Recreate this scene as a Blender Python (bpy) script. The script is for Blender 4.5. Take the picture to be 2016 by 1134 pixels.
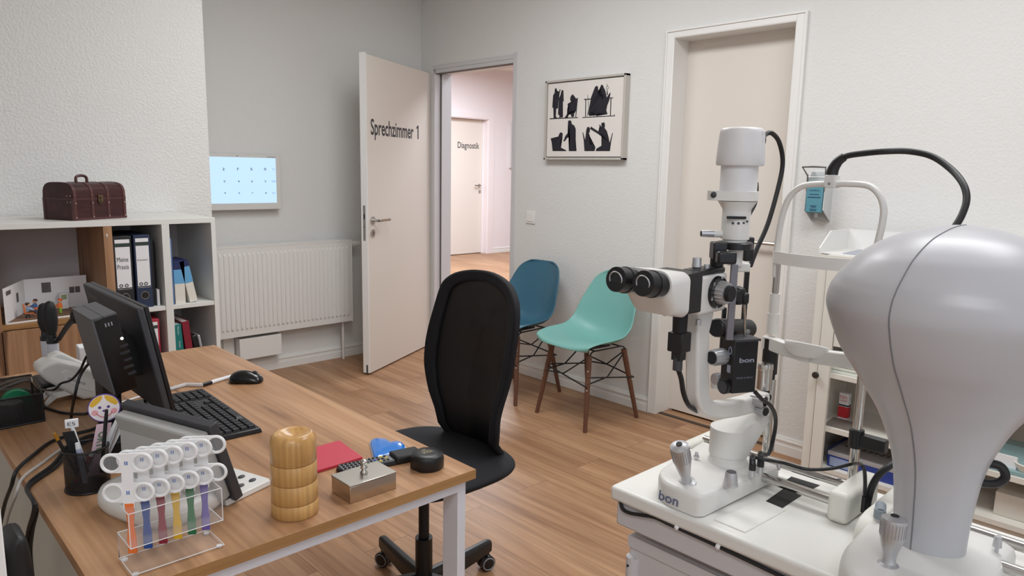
import bpy, bmesh, math, random
from mathutils import Vector, Matrix
random.seed(7)
for o in list(bpy.data.objects): bpy.data.objects.remove(o)
SC = bpy.context.scene
COL = SC.collection
# ------------------------------------------------------------------ camera
CAM = Vector((-3.39763, -4.62525, 1.38193))
FW = Vector((0.67996966, 0.71549925, -0.16031867))
RT = Vector((0.72687565, -0.68650372, 0.01909008))
UP = Vector((0.09640043, 0.12951242, 0.98688069))
FL = 1422.29                      # focal length in photograph pixels (2016 wide)
cd = bpy.data.cameras.new('camera'); cam = bpy.data.objects.new('camera', cd); COL.objects.link(cam)
cd.sensor_width = 36; cd.lens = FL * 36 / 2016; cd.clip_start = .02
m = Matrix((RT, UP, -FW)).transposed().to_4x4(); m.translation = CAM
cam.matrix_world = m; SC.camera = cam
# ------------------------------------------------------------------ light
w = bpy.data.worlds.new('world'); SC.world = w; w.use_nodes = True
w.node_tree.nodes['Background'].inputs[0].default_value = (.8, .9, 1, 1)
w.node_tree.nodes['Background'].inputs[1].default_value = .0
SC.view_settings.view_transform = 'Standard'; SC.view_settings.look = 'None'
SC.view_settings.gamma = 1; SC.view_settings.use_curve_mapping = False
SC.view_settings.exposure = 0.62
def area(name, loc, sx, sy, power, col=(1, 1, 1), rot=(0, 0, 0)):
    l = bpy.data.lights.new(name, 'AREA'); l.shape = 'RECTANGLE'; l.size = sx; l.size_y = sy
    l.energy = power; l.color = col
    o = bpy.data.objects.new(name, l); COL.objects.link(o); o.location = loc; o.rotation_euler = rot
    return o
area('ceiling_panel_and_fill', (-1.5, -2.2, 2.735), .7, 1.3, 21, (.97, .985, 1))
area('ceiling_panel_and_fill', (-1.35, -4.1, 2.735), .7, 1.3, 18, (.97, .985, 1))
area('ceiling_panel_and_fill', (-3.9, -5.2, 2.735), .7, 1.3, 17, (.97, .985, 1))  # added fill, no known lamp: brightens the desk things and shelf interiors
area('window_daylight', (-3.4, -6.3, 1.7), 2.4, 1.6, 10, (.60, .76, 1), (math.radians(-90), 0, 0))
area('hall_panel_light', (3.0, 2.4, 2.9), 1.6, 1.6, 110, (.86, .92, 1))
area('hall_panel_light', (1.2, -.6, 2.9), 1.0, 1.0, 26, (.86, .92, 1))
# ------------------------------------------------------------------ helpers
def ray(u, v): return FW + RT * ((u - 1008) / FL) - UP * ((v - 567) / FL)
def at(u, v, ax, val):            # point of the room seen at photo pixel (u,v) on the plane axis=val
    d = ray(u, v); t = (val - CAM[ax]) / d[ax]; return CAM + d * t
def lin(c): return c / 12.92 if c <= .04045 else ((c + .055) / 1.055) ** 2.4
def rgb(*c): return tuple(lin(x / 255) for x in c) + (1,)
class MB:
    def __init__(s): s.bm = bmesh.new(); s.mi = 0
    def _f(s, vs):
        try:
            f = s.bm.faces.new(vs); f.material_index = s.mi; return f
        except ValueError: return None
    def pts(s, ps, m=None): return [s.bm.verts.new((m @ Vector(p)) if m else Vector(p)) for p in ps]
    def box(s, x0, x1, y0, y1, z0, z1, m=None):
        v = s.pts([(x, y, z) for z in (z0, z1) for y in (y0, y1) for x in (x0, x1)], m)
        for q in ((0, 2, 3, 1), (4, 5, 7, 6), (0, 1, 5, 4), (2, 6, 7, 3), (0, 4, 6, 2), (1, 3, 7, 5)): s._f([v[i] for i in q])
        return s
    def prism(s, poly, h0, h1, m=None, top=None):
        top = top or poly; n = len(poly)
        a = s.pts([(p[0], p[1], h0) for p in poly], m); b = s.pts([(p[0], p[1], h1) for p in top], m)
        s._f(a[::-1]); s._f(b)
        for i in range(n): s._f([a[i], a[(i + 1) % n], b[(i + 1) % n], b[i]])
        return s
    def loft(s, rings, cap=True, close=False):
        R = [s.pts(r) for r in rings]; n = len(R[0])
        for k in range(len(R) - 1 + (1 if close else 0)):
            a, b = R[k], R[(k + 1) % len(R)]
            for i in range(n): s._f([a[i], a[(i + 1) % n], b[(i + 1) % n], b[i]])
        if cap and not close: s._f(R[0][::-1]); s._f(R[-1])
        return s
    def cyl(s, p0, p1, r0, r1=None, n=24):
        r1 = r0 if r1 is None else r1; p0 = Vector(p0); p1 = Vector(p1); d = (p1 - p0).normalized()
        q = d.to_track_quat('Z', 'Y'); rr = []
        for p, r in ((p0, r0), (p1, r1)):
            rr.append([p + q @ Vector((r * math.cos(2 * math.pi * i / n), r * math.sin(2 * math.pi * i / n), 0)) for i in range(n)])
        return s.loft(rr)
    def lathe(s, prof, p0=(0, 0, 0), ax=(0, 0, 1), n=32, sx=1, sy=1):
        q = Vector(ax).normalized().to_track_quat('Z', 'Y'); p0 = Vector(p0)
        return s.loft([[p0 + q @ Vector((max(r, 1e-5) * sx * math.cos(2 * math.pi * i / n), max(r, 1e-5) * sy * math.sin(2 * math.pi * i / n), z)) for i in range(n)] for r, z in prof])
    def tube(s, pts, r, n=8, seg=6, closed=False):
        P = [Vector(p) for p in pts]
        if seg > 1 and len(P) > 2:
            Q = []; N = len(P)
            for i in range(N - (0 if closed else 1)):
                g = (lambda k: P[k % N]) if closed else (lambda k: P[min(max(k, 0), N - 1)])
                a, b, c, d = g(i - 1), g(i), g(i + 1), g(i + 2)
                for k in range(seg):
                    t = k / seg
                    Q.append(.5 * (2 * b + (c - a) * t + (2 * a - 5 * b + 4 * c - d) * t * t + (3 * b - a - 3 * c + d) * t ** 3))
            if not closed: Q.append(P[-1])
            P = Q
        up = None; rings = []; N = len(P)
        for i, p in enumerate(P):
            if closed: d = (P[(i + 1) % N] - P[i - 1]).normalized()
            else: d = (P[min(i + 1, N - 1)] - P[max(i - 1, 0)]).normalized()
            if up is None: up = Vector((0, 0, 1)) if abs(d.z) < .9 else Vector((1, 0, 0))
            x = d.cross(up).normalized(); up = x.cross(d).normalized()
            rr = r if not isinstance(r, (list, tuple)) else r[0] + (r[1] - r[0]) * i / (N - 1)
            rings.append([p + rr * (math.cos(2 * math.pi * k / n) * x + math.sin(2 * math.pi * k / n) * up) for k in range(n)])
        return s.loft(rings, close=closed)
    def ring(s, c, R, r, nx=(1, 0, 0), ny=(0, 1, 0), n=28, k=8):
        c = Vector(c); a = Vector(nx); b = Vector(ny); ax = a.cross(b).normalized(); rings = []
        for i in range(n):
            t = 2 * math.pi * i / n; d = a * math.cos(t) + b * math.sin(t)
            rings.append([c + d * (R + r * math.cos(2 * math.pi * j / k)) + ax * r * math.sin(2 * math.pi * j / k) for j in range(k)])
        return s.loft(rings, close=True)
    def ball(s, c, r, sx=1, sy=1, sz=1, n=16, m=None):
        rings = []
        for i in range(n // 2 + 1):
            t = math.pi * i / (n // 2); rr = max(math.sin(t), 1e-4) * r; z = -math.cos(t) * r
            rings.append([Vector((rr * math.cos(2 * math.pi * j / n) * sx, rr * math.sin(2 * math.pi * j / n) * sy, z * sz)) for j in range(n)])
        c = Vector(c); return s.loft([[(m @ p if m else p) + c for p in R] for R in rings])
    def hull(s, ps):
        v = s.pts(ps); bmesh.ops.convex_hull(s.bm, input=v); 
        loose = [x for x in s.bm.verts if not x.link_faces]; bmesh.ops.delete(s.bm, geom=loose, context='VERTS'); return s
    def surf(s, fn, nu, nv, closed_u=False):
        G = [s.pts([fn(i / (nu if closed_u else nu - 1), j / (nv - 1)) for i in range(nu)]) for j in range(nv)]
        for j in range(nv - 1):
            for i in range(nu if closed_u else nu - 1):
                s._f([G[j][i], G[j][(i + 1) % nu], G[j + 1][(i + 1) % nu], G[j + 1][i]])
        return s
ROOT = {}
def out(name, mb, mat, parent=None, bev=0, seg=2, sub=0, solid=0, world=False, ang=35, label=None, fix=True):
    """links one mesh object; world=True: the shape was given in room coordinates"""
    bm = mb.bm
    if fix: bmesh.ops.recalc_face_normals(bm, faces=bm.faces)
    me = bpy.data.meshes.new(name)
    o = bpy.data.objects.new(name, me); COL.objects.link(o)
    if parent:
        o.parent = parent; root = parent
        while root.parent: root = root.parent
        if world: bmesh.ops.transform(bm, matrix=ROOT[root.name], verts=bm.verts)
    elif world and len(bm.verts):
        lo = Vector([min(v.co[i] for v in bm.verts) for i in range(3)]); hi = Vector([max(v.co[i] for v in bm.verts) for i in range(3)])
        p = Vector(((lo.x + hi.x) / 2, (lo.y + hi.y) / 2, lo.z))
        bmesh.ops.translate(bm, vec=-p, verts=bm.verts); o.location = p
        ROOT[o.name] = Matrix.Translation(-p)
    bm.to_mesh(me); bm.free()
    for mt in (mat if isinstance(mat, (list, tuple)) else [mat]): me.materials.append(mt)
    me.shade_smooth(); me.set_sharp_from_angle(angle=math.radians(ang))
    if solid:
        md = o.modifiers.new('solidify', 'SOLIDIFY'); md.thickness = solid; md.offset = 0
    if bev:
        md = o.modifiers.new('bevel', 'BEVEL'); md.width = bev; md.segments = seg; md.limit_method = 'ANGLE'; md.angle_limit = math.radians(40)
    if sub:
        md = o.modifiers.new('subdivision', 'SUBSURF'); md.levels = sub; md.render_levels = sub
    if label: o['label'] = label
    return o
def tag(o, label, cat, group=None, kind=None):
    if label: o['label'] = label
    if cat: o['category'] = cat
    if group: o['group'] = group
    if kind: o['kind'] = kind
    return o
def thing(name, label, cat, loc=(0, 0, 0), rotz=0, group=None):
    o = bpy.data.objects.new(name, None); COL.objects.link(o); o.empty_display_size = .05
    o.location = loc; o.rotation_euler = (0, 0, rotz)
    ROOT[o.name] = (Matrix.Translation(Vector(loc)) @ Matrix.Rotation(rotz, 4, 'Z')).inverted()
    return tag(o, label, cat, group)
def struct(name, mb, mat, world=False, **k):
    o = out(name, mb, mat, world=world, **k); o['kind'] = 'structure'; return o
def dup(root, loc, rotz=0, label=None, group=None):
    r = root.copy(); COL.objects.link(r); r.location = loc; r.rotation_euler = (0, 0, rotz)
    if label: r['label'] = label
    if group: r['group'] = group
    for ch in list(root.children):
        c = ch.copy(); COL.objects.link(c); c.parent = r
        for g in ch.children:
            d = g.copy(); COL.objects.link(d); d.parent = c
    return r
def text(s, o, ex, ey, h, mat, parent, width=None, align='LEFT', name='lettering', thick=.0003, bold=0, world=True, label=None):
    """lettering: baseline origin o, direction ex, up ey, capital height h"""
    cu = bpy.data.curves.new(name, 'FONT'); cu.body = s; cu.size = 1.0; cu.align_x = 'LEFT'; cu.offset = bold; cu.resolution_u = 3
    t = bpy.data.objects.new('tmp', cu); COL.objects.link(t)
    dg = bpy.context.evaluated_depsgraph_get(); me = bpy.data.meshes.new_from_object(t.evaluated_get(dg))
    bpy.data.objects.remove(t)
    mb = MB(); mb.bm.from_mesh(me); bpy.data.meshes.remove(me)
    xs = [v.co.x for v in mb.bm.verts] or [0, 1]; x0, x1 = min(xs), max(xs)
    ex = Vector(ex).normalized(); ey = Vector(ey).normalized(); n = ex.cross(ey).normalized()
    sy = h / .69; sx = sy if not width else width / (x1 - x0)
    W = (x1 - x0) * sx; off = {'LEFT': 0, 'CENTER': -W / 2, 'RIGHT': -W}[align]
    o = Vector(o)
    for v in mb.bm.verts: v.co = o + ex * ((v.co.x - x0) * sx + off) + ey * v.co.y * sy + n * thick
    return out(name, mb, mat, parent, world=world, fix=False, label=label)
# ------------------------------------------------------------------ materials
MATS = {}
def mat(name, col, rough=.5, metal=0, spec=.5, bump=0, bscale=200, alpha=1, trans=0, emit=0, coat=0, ior=None, var=0):
    if name in MATS: return MATS[name]
    m = bpy.data.materials.new(name); m.use_nodes = True; nt = m.node_tree; b = nt.nodes['Principled BSDF']
    b.inputs['Base Color'].default_value = col; b.inputs['Roughness'].default_value = rough
    b.inputs['Metallic'].default_value = metal; b.inputs['Specular IOR Level'].default_value = spec
    if alpha < 1: b.inputs['Alpha'].default_value = alpha
    if trans: b.inputs['Transmission Weight'].default_value = trans
    if coat: b.inputs['Coat Weight'].default_value = coat
    if ior: b.inputs['IOR'].default_value = ior
    if emit: b.inputs['Emission Color'].default_value = col; b.inputs['Emission Strength'].default_value = emit
    tc = nt.nodes.new('ShaderNodeTexCoord'); n = nt.nodes.new('ShaderNodeTexNoise')
    nt.links.new(tc.outputs['Object'], n.inputs['Vector']); n.inputs['Scale'].default_value = bscale; n.inputs['Detail'].default_value = 3
    if bump:
        bp = nt.nodes.new('ShaderNodeBump'); bp.inputs['Strength'].default_value = bump; bp.inputs['Distance'].default_value = .003
        nt.links.new(n.outputs['Fac'], bp.inputs['Height']); nt.links.new(bp.outputs[0], b.inputs['Normal'])
    if var:   # slight real colour mottling of the material
        mx = nt.nodes.new('ShaderNodeMix'); mx.data_type = 'RGBA'
        mx.inputs[6].default_value = col; mx.inputs[7].default_value = tuple(c * (1 - var) for c in col[:3]) + (1,)
        nt.links.new(n.outputs['Fac'], mx.inputs[0]); nt.links.new(mx.outputs[2], b.inputs['Base Color'])
    MATS[name] = m; return m
def wood(name, c0, c1, c2, along=1, sc=1.0, rough=.45, planks=None, crack=None, bump=.05):
    m = bpy.data.materials.new(name); m.use_nodes = True; nt = m.node_tree; L = nt.links.new; N = nt.nodes.new
    b = nt.nodes['Principled BSDF']; b.inputs['Roughness'].default_value = rough; b.inputs['Specular IOR Level'].default_value = .35
    tc = N('ShaderNodeTexCoord'); mp = N('ShaderNodeMapping'); L(tc.outputs['Object'], mp.inputs[0])
    s = [11 * sc, 11 * sc, 11 * sc]; s[along] = .9 * sc; mp.inputs['Scale'].default_value = s
    vec = mp.outputs[0]; tint = None
    if planks:
        m2 = N('ShaderNodeMapping'); L(tc.outputs['Object'], m2.inputs[0])
        if along == 1: m2.inputs['Rotation'].default_value = (0, 0, math.pi / 2)
        br = N('ShaderNodeTexBrick'); L(m2.outputs[0], br.inputs['Vector']); br.offset = .37
        br.inputs['Scale'].default_value = 1; br.inputs['Brick Width'].default_value = planks[0]; br.inputs['Row Height'].default_value = planks[1]
        br.inputs['Mortar Size'].default_value = .0009; br.inputs['Mortar Smooth'].default_value = .2
        br.inputs['Color1'].default_value = (0, 0, 0, 1); br.inputs['Color2'].default_value = (1, 1, 1, 1); br.inputs['Mortar'].default_value = (.5, .5, .5, 1)
        ad = N('ShaderNodeVectorMath'); ad.operation = 'MULTIPLY_ADD'; L(br.outputs['Color'], ad.inputs[0]); ad.inputs[1].default_value = (13, 17, 9); L(mp.outputs[0], ad.inputs[2])
        vec = ad.outputs[0]; tint = br
    n = N('ShaderNodeTexNoise'); L(vec, n.inputs['Vector']); n.inputs['Scale'].default_value = 1; n.inputs['Detail'].default_value = 5; n.inputs['Roughness'].default_value = .6; n.inputs['Distortion'].default_value = .9
    cr = N('ShaderNodeValToRGB'); L(n.outputs['Fac'], cr.inputs[0]); e = cr.color_ramp.elements
    e[0].position = .27; e[0].color = c0; e[1].position = .70; e[1].color = c2; x = e.new(.48); x.color = c1
    colr = cr.outputs[0]
    f = N('ShaderNodeTexNoise'); mp3 = N('ShaderNodeMapping'); L(vec, mp3.inputs[0]); s3 = [7, 7, 7]; s3[along] = 2.2; mp3.inputs['Scale'].default_value = s3
    L(mp3.outputs[0], f.inputs['Vector']); f.inputs['Scale'].default_value = 1; f.inputs['Detail'].default_value = 3
    mx = N('ShaderNodeMix'); mx.data_type = 'RGBA'; mx.blend_type = 'MULTIPLY'; mx.inputs[0].default_value = .45
    c3 = N('ShaderNodeValToRGB'); L(f.outputs['Fac'], c3.inputs[0]); c3.color_ramp.elements[0].position = .35; c3.color_ramp.elements[0].color = (.55, .5, .45, 1); c3.color_ramp.elements[1].position = .6
    L(colr, mx.inputs[6]); L(c3.outputs[0], mx.inputs[7]); colr = mx.outputs[2]
    if tint:
        m4 = N('ShaderNodeMix'); m4.data_type = 'RGBA'; m4.blend_type = 'MULTIPLY'; m4.inputs[0].default_value = .09
        L(colr, m4.inputs[6]); L(tint.outputs['Color'], m4.inputs[7]); colr = m4.outputs[2]
        m5 = N('ShaderNodeMix'); m5.data_type = 'RGBA'; m5.inputs[7].default_value = tuple(c * .35 for c in c0[:3]) + (1,)
        L(tint.outputs['Fac'], m5.inputs[0]); L(colr, m5.inputs[6]); colr = m5.outputs[2]
    if crack:
        m6 = N('ShaderNodeMapping'); L(tc.outputs['Object'], m6.inputs[0]); s6 = [16 * sc] * 3; s6[along] = 1.6 * sc; m6.inputs['Scale'].default_value = s6; m6.inputs['Location'].default_value = (3.1, 1.7, .3)
        v = N('ShaderNodeTexNoise'); L(m6.outputs[0], v.inputs['Vector']); v.inputs['Scale'].default_value = 1; v.inputs['Detail'].default_value = 2; v.inputs['Distortion'].default_value = .4
        c7 = N('ShaderNodeValToRGB'); L(v.outputs['Fac'], c7.inputs[0]); e = c7.color_ramp.elements; e[0].position = .655; e[0].color = (0, 0, 0, 1); e[1].position = .70; e[1].color = (.75, .75, .75, 1)
        m8 = N('ShaderNodeMix'); m8.data_type = 'RGBA'; L(c7.outputs[0], m8.inputs[0]); L(colr, m8.inputs[6]); m8.inputs[7].default_value = crack; colr = m8.outputs[2]
    L(colr, b.inputs['Base Color'])
    bp = N('ShaderNodeBump'); bp.inputs['Strength'].default_value = bump; bp.inputs['Distance'].default_value = .002; L(f.outputs['Fac'], bp.inputs['Height']); L(bp.outputs[0], b.inputs['Normal'])
    return m
def wallmat(name, col, strength=.5, scale=75):
    m = bpy.data.materials.new(name); m.use_nodes = True; nt = m.node_tree; L = nt.links.new; N = nt.nodes.new; b = nt.nodes['Principled BSDF']
    b.inputs['Base Color'].default_value = col; b.inputs['Roughness'].default_value = .85; b.inputs['Specular IOR Level'].default_value = .25
    tc = N('ShaderNodeTexCoord'); n = N('ShaderNodeTexNoise'); L(tc.outputs['Object'], n.inputs['Vector']); n.inputs['Scale'].default_value = scale; n.inputs['Detail'].default_value = 2.5; n.inputs['Roughness'].default_value = .5
    cr = N('ShaderNodeValToRGB'); L(n.outputs['Fac'], cr.inputs[0]); cr.color_ramp.elements[0].position = .40; cr.color_ramp.elements[1].position = .68
    bp = N('ShaderNodeBump'); bp.inputs['Strength'].default_value = strength; bp.inputs['Distance'].default_value = .006
    L(cr.outputs[0], bp.inputs['Height']); L(bp.outputs[0], b.inputs['Normal']); return m
def meshmat(name, col, scale, hole=.5, alpha=.1):
    """woven / expanded mesh: fine procedural holes"""
    m = bpy.data.materials.new(name); m.use_nodes = True; nt = m.node_tree; L = nt.links.new; N = nt.nodes.new; b = nt.nodes['Principled BSDF']
    b.inputs['Base Color'].default_value = col; b.inputs['Roughness'].default_value = .45
    tc = N('ShaderNodeTexCoord'); sp = N('ShaderNodeSeparateXYZ'); L(tc.outputs['Object'], sp.inputs[0])
    ad = N('ShaderNodeMath'); ad.operation = 'ADD'; L(sp.outputs[0], ad.inputs[0]); L(sp.outputs[1], ad.inputs[1])
    def wave(a, b2, sign):
        q = N('ShaderNodeMath'); q.operation = 'ADD' if sign > 0 else 'SUBTRACT'; L(a, q.inputs[0]); L(b2, q.inputs[1])
        k = N('ShaderNodeMath'); k.operation = 'MULTIPLY'; L(q.outputs[0], k.inputs[0]); k.inputs[1].default_value = scale
        s = N('ShaderNodeMath'); s.operation = 'SINE'; L(k.outputs[0], s.inputs[0]); a2 = N('ShaderNodeMath'); a2.operation = 'ABSOLUTE'; L(s.outputs[0], a2.inputs[0]); return a2.outputs[0]
    mn = N('ShaderNodeMath'); mn.operation = 'MINIMUM'; L(wave(ad.outputs[0], sp.outputs[2], 1), mn.inputs[0]); L(wave(ad.outputs[0], sp.outputs[2], -1), mn.inputs[1])
    gt = N('ShaderNodeMath'); gt.operation = 'LESS_THAN'; L(mn.outputs[0], gt.inputs[0]); gt.inputs[1].default_value = hole
    mxx = N('ShaderNodeMath'); mxx.operation = 'MAXIMUM'; L(gt.outputs[0], mxx.inputs[0]); mxx.inputs[1].default_value = alpha
    L(mxx.outputs[0], b.inputs['Alpha']); return m
WALL = wallmat('woodchip_wall', rgb(228, 228, 226), .15, 95)
WALLR = wallmat('woodchip_wall_coarse', rgb(230, 230, 228), .36, 85)
HALLW = mat('hall_wall_paint', rgb(238, 231, 233), .85)
CEIL = mat('ceiling_paint', rgb(240, 240, 238), .9)
WHITE = mat('white_lacquer', rgb(235, 234, 231), .4)
TRIM = mat('white_trim', rgb(238, 237, 234), .35)
DOORM = mat('door_laminate', rgb(230, 223, 214), .38)
STEELP = mat('steel_frame_paint', rgb(212, 212, 214), .4)
SHELFW = mat('white_melamine', rgb(228, 228, 224), .45)
METAL = mat('brushed_metal', rgb(190, 188, 184), .28, 1)
CHROME = mat('polished_chrome', rgb(205, 203, 200), .2, 1)
SATIN = mat('satin_aluminium', rgb(196, 197, 200), .4, .75)
BLACK = mat('black_plastic', rgb(22, 23, 26), .38)
MATTE = mat('matte_black', rgb(18, 19, 22), .6)
CABLE = mat('black_cable', rgb(24, 25, 28), .5)
GCABLE = mat('grey_cable', rgb(196, 194, 190), .5)
INST = mat('instrument_white', rgb(226, 225, 221), .35, bump=.02, bscale=900)
CREAM = mat('instrument_cream', rgb(228, 227, 218), .4)
GREY = mat('grey_plastic', rgb(150, 150, 152), .5)
DGREY = mat('dark_grey_plastic', rgb(62, 62, 66), .5)
INK = mat('dark_lettering', rgb(62, 62, 66), .6)
PAPER = mat('white_paper', rgb(236, 236, 238), .7)
FLOOR = wood('oak_plank_floor', rgb(148, 108, 78), rgb(178, 136, 102), rgb(197, 157, 121), 1, .85, .42, planks=(1.25, .19))
DESKW = wood('oak_desk_top', rgb(148, 108, 76), rgb(182, 139, 102), rgb(201, 160, 123), 1, .9, .4, crack=rgb(92, 62, 44))
OAKX = wood('oak_front_edge', rgb(140, 102, 62), rgb(168, 126, 80), rgb(185, 142, 94), 0, 1.3, .5)
OAKV = wood('oak_cabinet_front', rgb(140, 102, 74), rgb(168, 128, 96), rgb(186, 146, 112), 2, .9, .5, crack=rgb(84, 56, 42))
# ------------------------------------------------------------------ room shell
CH = 2.75; WT = .135
def slab(name, boxes, m, label=None, cat=None):
    mb = MB()
    for b in boxes: mb.box(*b)
    o = struct(name, mb, m, world=True); return o
struct('floor', MB().box(-5.2, 7.2, -6.6, 4.9, -.05, 0), FLOOR)
slab('ceiling', [(-5.2, WT, -6.6, .12, CH, CH + .05)], CEIL)
slab('wall_back', [(-5.2, 0, 0, .12, 0, CH)], WALL)
D1 = (-1.036, -.149, 2.112); D2 = (-2.961, -2.283, 2.10)
slab('wall_right', [(0, WT, D1[1], .12, 0, CH), (0, WT, D1[0], D1[1], D1[2], CH), (0, WT, D2[1], D1[0], 0, CH), (0, WT, D2[0], D2[1], D2[2], CH), (0, WT, -6.6, D2[0], 0, CH)], WALL)
PIERX = -1.888
slab('wall_left', [(-5.2, PIERX, -.68, 0, 0, CH)], WALLR)
slab('wall_left_side', [(-5.2, -5.08, -6.6, -.68, 0, CH)], WALL)
slab('wall_front', [(-5.2, 0, -6.6, -6.48, 0, CH)], WALL)
# hallway beyond the open door
slab('wall_hall_back', [(-.2, 3.35, 4.44, 4.56, 0, 3.0), (3.35, 4.73, 4.44, 4.56, 2.27, 3.0), (4.73, 7.2, 4.44, 4.56, 0, 3.0), (3.3, 4.75, 4.60, 4.64, 0, 2.3)], HALLW)
slab('wall_hall_right', [(7.08, 7.2, -2.2, 4.44, 0, 3.0)], HALLW)
slab('wall_hall_left', [(-.2, -.08, .12, 4.44, 0, 3.0)], HALLW)
slab('wall_hall_front', [(WT, 7.2, -2.3, -2.2, 0, 3.0)], HALLW)
slab('ceiling_hall', [(-.2, 7.2, -2.3, 4.56, 3.0, 3.05)], CEIL)
slab('wall_hall_header', [(WT - .005, WT + .004, -2.2, -.9, CH, 3.0), (WT - .005, WT + .004, -1.0, .2, CH, 3.0), (-.2, WT, .12, .125, 0, 3.0)], HALLW)
def base_prof(mb, x0, y0, x1, y1, nx, ny):
    t = .016
    for d, z0, z1 in ((t, 0, .045), (t * .75, .045, .066), (t, .066, .074), (t * .55, .074, .086)):
        xs = sorted((x0, x1 + nx * d) if nx else (x0, x1)); ys = sorted((y0, y1 + ny * d) if ny else (y0, y1))
        mb.box(xs[0], xs[1], ys[0], ys[1], z0, z1)
mb = MB(); base_prof(mb, PIERX, 0, 0, 0, 0, -1); struct('baseboard_back', mb, TRIM, world=True)
mb = MB(); base_prof(mb, 0, -2.23, 0, D1[0] - .06, -1, 0); base_prof(mb, 0, -6.4, 0, -3.02, -1, 0); struct('baseboard_right', mb, TRIM, world=True)
mb = MB(); base_prof(mb, 4.735, 4.44, 7.0, 4.44, 0, -1); struct('baseboard_hall', mb, TRIM, world=True)
# steel frame of the open door
mb = MB(); y0, y1, h = D1
mb.box(-.006, WT + .006, y1 - .028, y1 + .012, 0, h - .03); mb.box(-.006, WT + .006, y0 - .03, y0 + .01, 0, h + .04); mb.box(.0, WT + .006, y0 + .01, y1 - .028, h - .028, h + .012)
mb.box(.05, WT + .006, y1 - .045, y1 - .028, 0, h - .03); mb.box(.05, WT + .006, y0 + .01, y0 + .022, 0, h - .03)
mb.box(-.004, .0, y0, y1, h, h + .03)
fr = struct('trim_1', mb, STEELP, world=True, bev=.002)
mb = MB(); mb.box(-.002, .05, y0 + .01, y1 - .028, h - .0295, h - .0275); mb.box(.046, .05, y1 - .040, y1 - .028, .01, h - .03)
out('rubber_seal', mb, mat('rubber_seal', rgb(96, 92, 90), .7), fr, world=True)
# white casing of the closed door
mb = MB(); y0, y1, h = D2
for a, b in ((y1, y1 + .049), (y0 - .051, y0)):
    mb.box(-.012, .0, a, b, 0, h + .04)
mb.box(-.012, .0, y0, y1, h, h + .04)
mb.box(-.012, WT, y1 - .004, y1, 0, h); mb.box(-.012, WT, y0, y0 + .004, 0, h); mb.box(-.012, WT, y0, y1, h - .004, h)
mb.box(-.018, -.012, y0 - .051, y0 - .040, 0, h + .04); mb.box(-.018, -.012, y1 + .040, y1 + .049, 0, h + .04); mb.box(-.018, -.012, y0 - .04, y1 + .04, h + .03, h + .04)
struct('trim_2', mb, TRIM, world=True, bev=.002)
mb = MB(); mb.box(.02, .05, y0, y1, 0, .004)
struct('trim_3', mb, mat('threshold_strip', rgb(70, 56, 48), .6), world=True)
# closed door leaf
mb = MB().box(.125, .165, y0 - .01, y1 + .01, .012, h + .01)
d2 = struct('door_2', mb, DOORM, world=True)
hz = at(1510, 479, 0, .08); mb = MB()
mb.cyl((.125, y0 + .07, hz.z), (.117, y0 + .07, hz.z), .026); mb.cyl((.12, y0 + .07, hz.z), (.075, y0 + .07, hz.z), .009)
mb.tube([(.075, y0 + .065, hz.z), (.075, y0 + .10, hz.z), (.075, y0 + .20, hz.z)], .0095)
out('door_handle', mb, METAL, d2, world=True, label='brushed metal lever handle')
# open door leaf, local frame: x along the leaf from its hinge, y = thickness away from the room
hx, hy = 0.0, -.121; ang = math.atan2(-.45577, -.8901)
M1 = Matrix.Translation((hx, hy, 0)) @ Matrix.Rotation(ang, 4, 'Z')
def T(mb, M): bmesh.ops.transform(mb.bm, matrix=M, verts=mb.bm.verts); return mb
LW = .930
mb = MB().box(0, LW, -.031, 0, .010, 2.09); mb.box(.012, LW + .012, -.043, -.031, .016, 2.1)
# leaf's visible face is on +y side of this frame (toward the camera)
dl = struct('door_1', T(mb, M1), DOORM, world=True, bev=.0015)
nrm = Vector((.45577, -.8901, 0))
def Lf(s, z, d=0): return M1 @ Vector((s, d, z))
mb = MB().box(LW - .001, LW + .0135, -.0435, .0003, .0155, 2.1)
out('edge_band', T(mb, M1), TRIM, dl, world=True)
text('Sprechzimmer', Lf(.885, 1.597, .0006), -(M1.to_3x3() @ Vector((1, 0, 0))), (0, 0, 1), .098, INK, dl, width=.598, bold=.016, label='dark grey door lettering')
mb = MB(); mb._f(mb.pts([Lf(.885 - x, 1.597 + z, .0008) for x, z in ((.664, 0), (.680, 0), (.680, .098), (.668, .098), (.645, .082), (.648, .070), (.664, .080))])); out('lettering', mb, INK, dl, world=True, fix=False, label='dark grey numeral one')
mb = MB(); mb.cyl((.878, 0, 1.040), (.878, .009, 1.040), .026); mb.cyl((.878, 0, 1.040), (.878, .05, 1.040), .0095)
mb.tube([(.878, .05, 1.04), (.862, .055, 1.04), (.82, .055, 1.04), (.745, .055, 1.04), (.735, .045, 1.04)], .0095)
mb.cyl((.878, -.043, 1.04), (.878, -.09, 1.04), .0095); mb.tube([(.878, -.09, 1.04), (.85, -.094, 1.04), (.76, -.094, 1.04)], .0095)
out('door_handle', T(mb, M1), METAL, dl, world=True, label='brushed metal lever handle')
mb = MB(); mb.cyl((.878, 0, .958), (.878, .008, .958), .026)
kp = out('keyhole_rose', T(mb, M1), METAL, dl, world=True, label='round metal keyhole rose')
mb = MB(); mb.box(.8745, .8815, .008, .0085, .942, .966); mb.cyl((.878, .008, .962), (.878, .0086, .962), .006)
out('keyhole', T(mb, M1), MATTE, kp, world=True)
mb = MB(); mb.box(LW + .0135, LW + .0142, -.030, -.012, .91, 1.14)
lp = out('lock_plate', T(mb, M1), METAL, dl, world=True, label='metal lock plate on the door edge')
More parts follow.
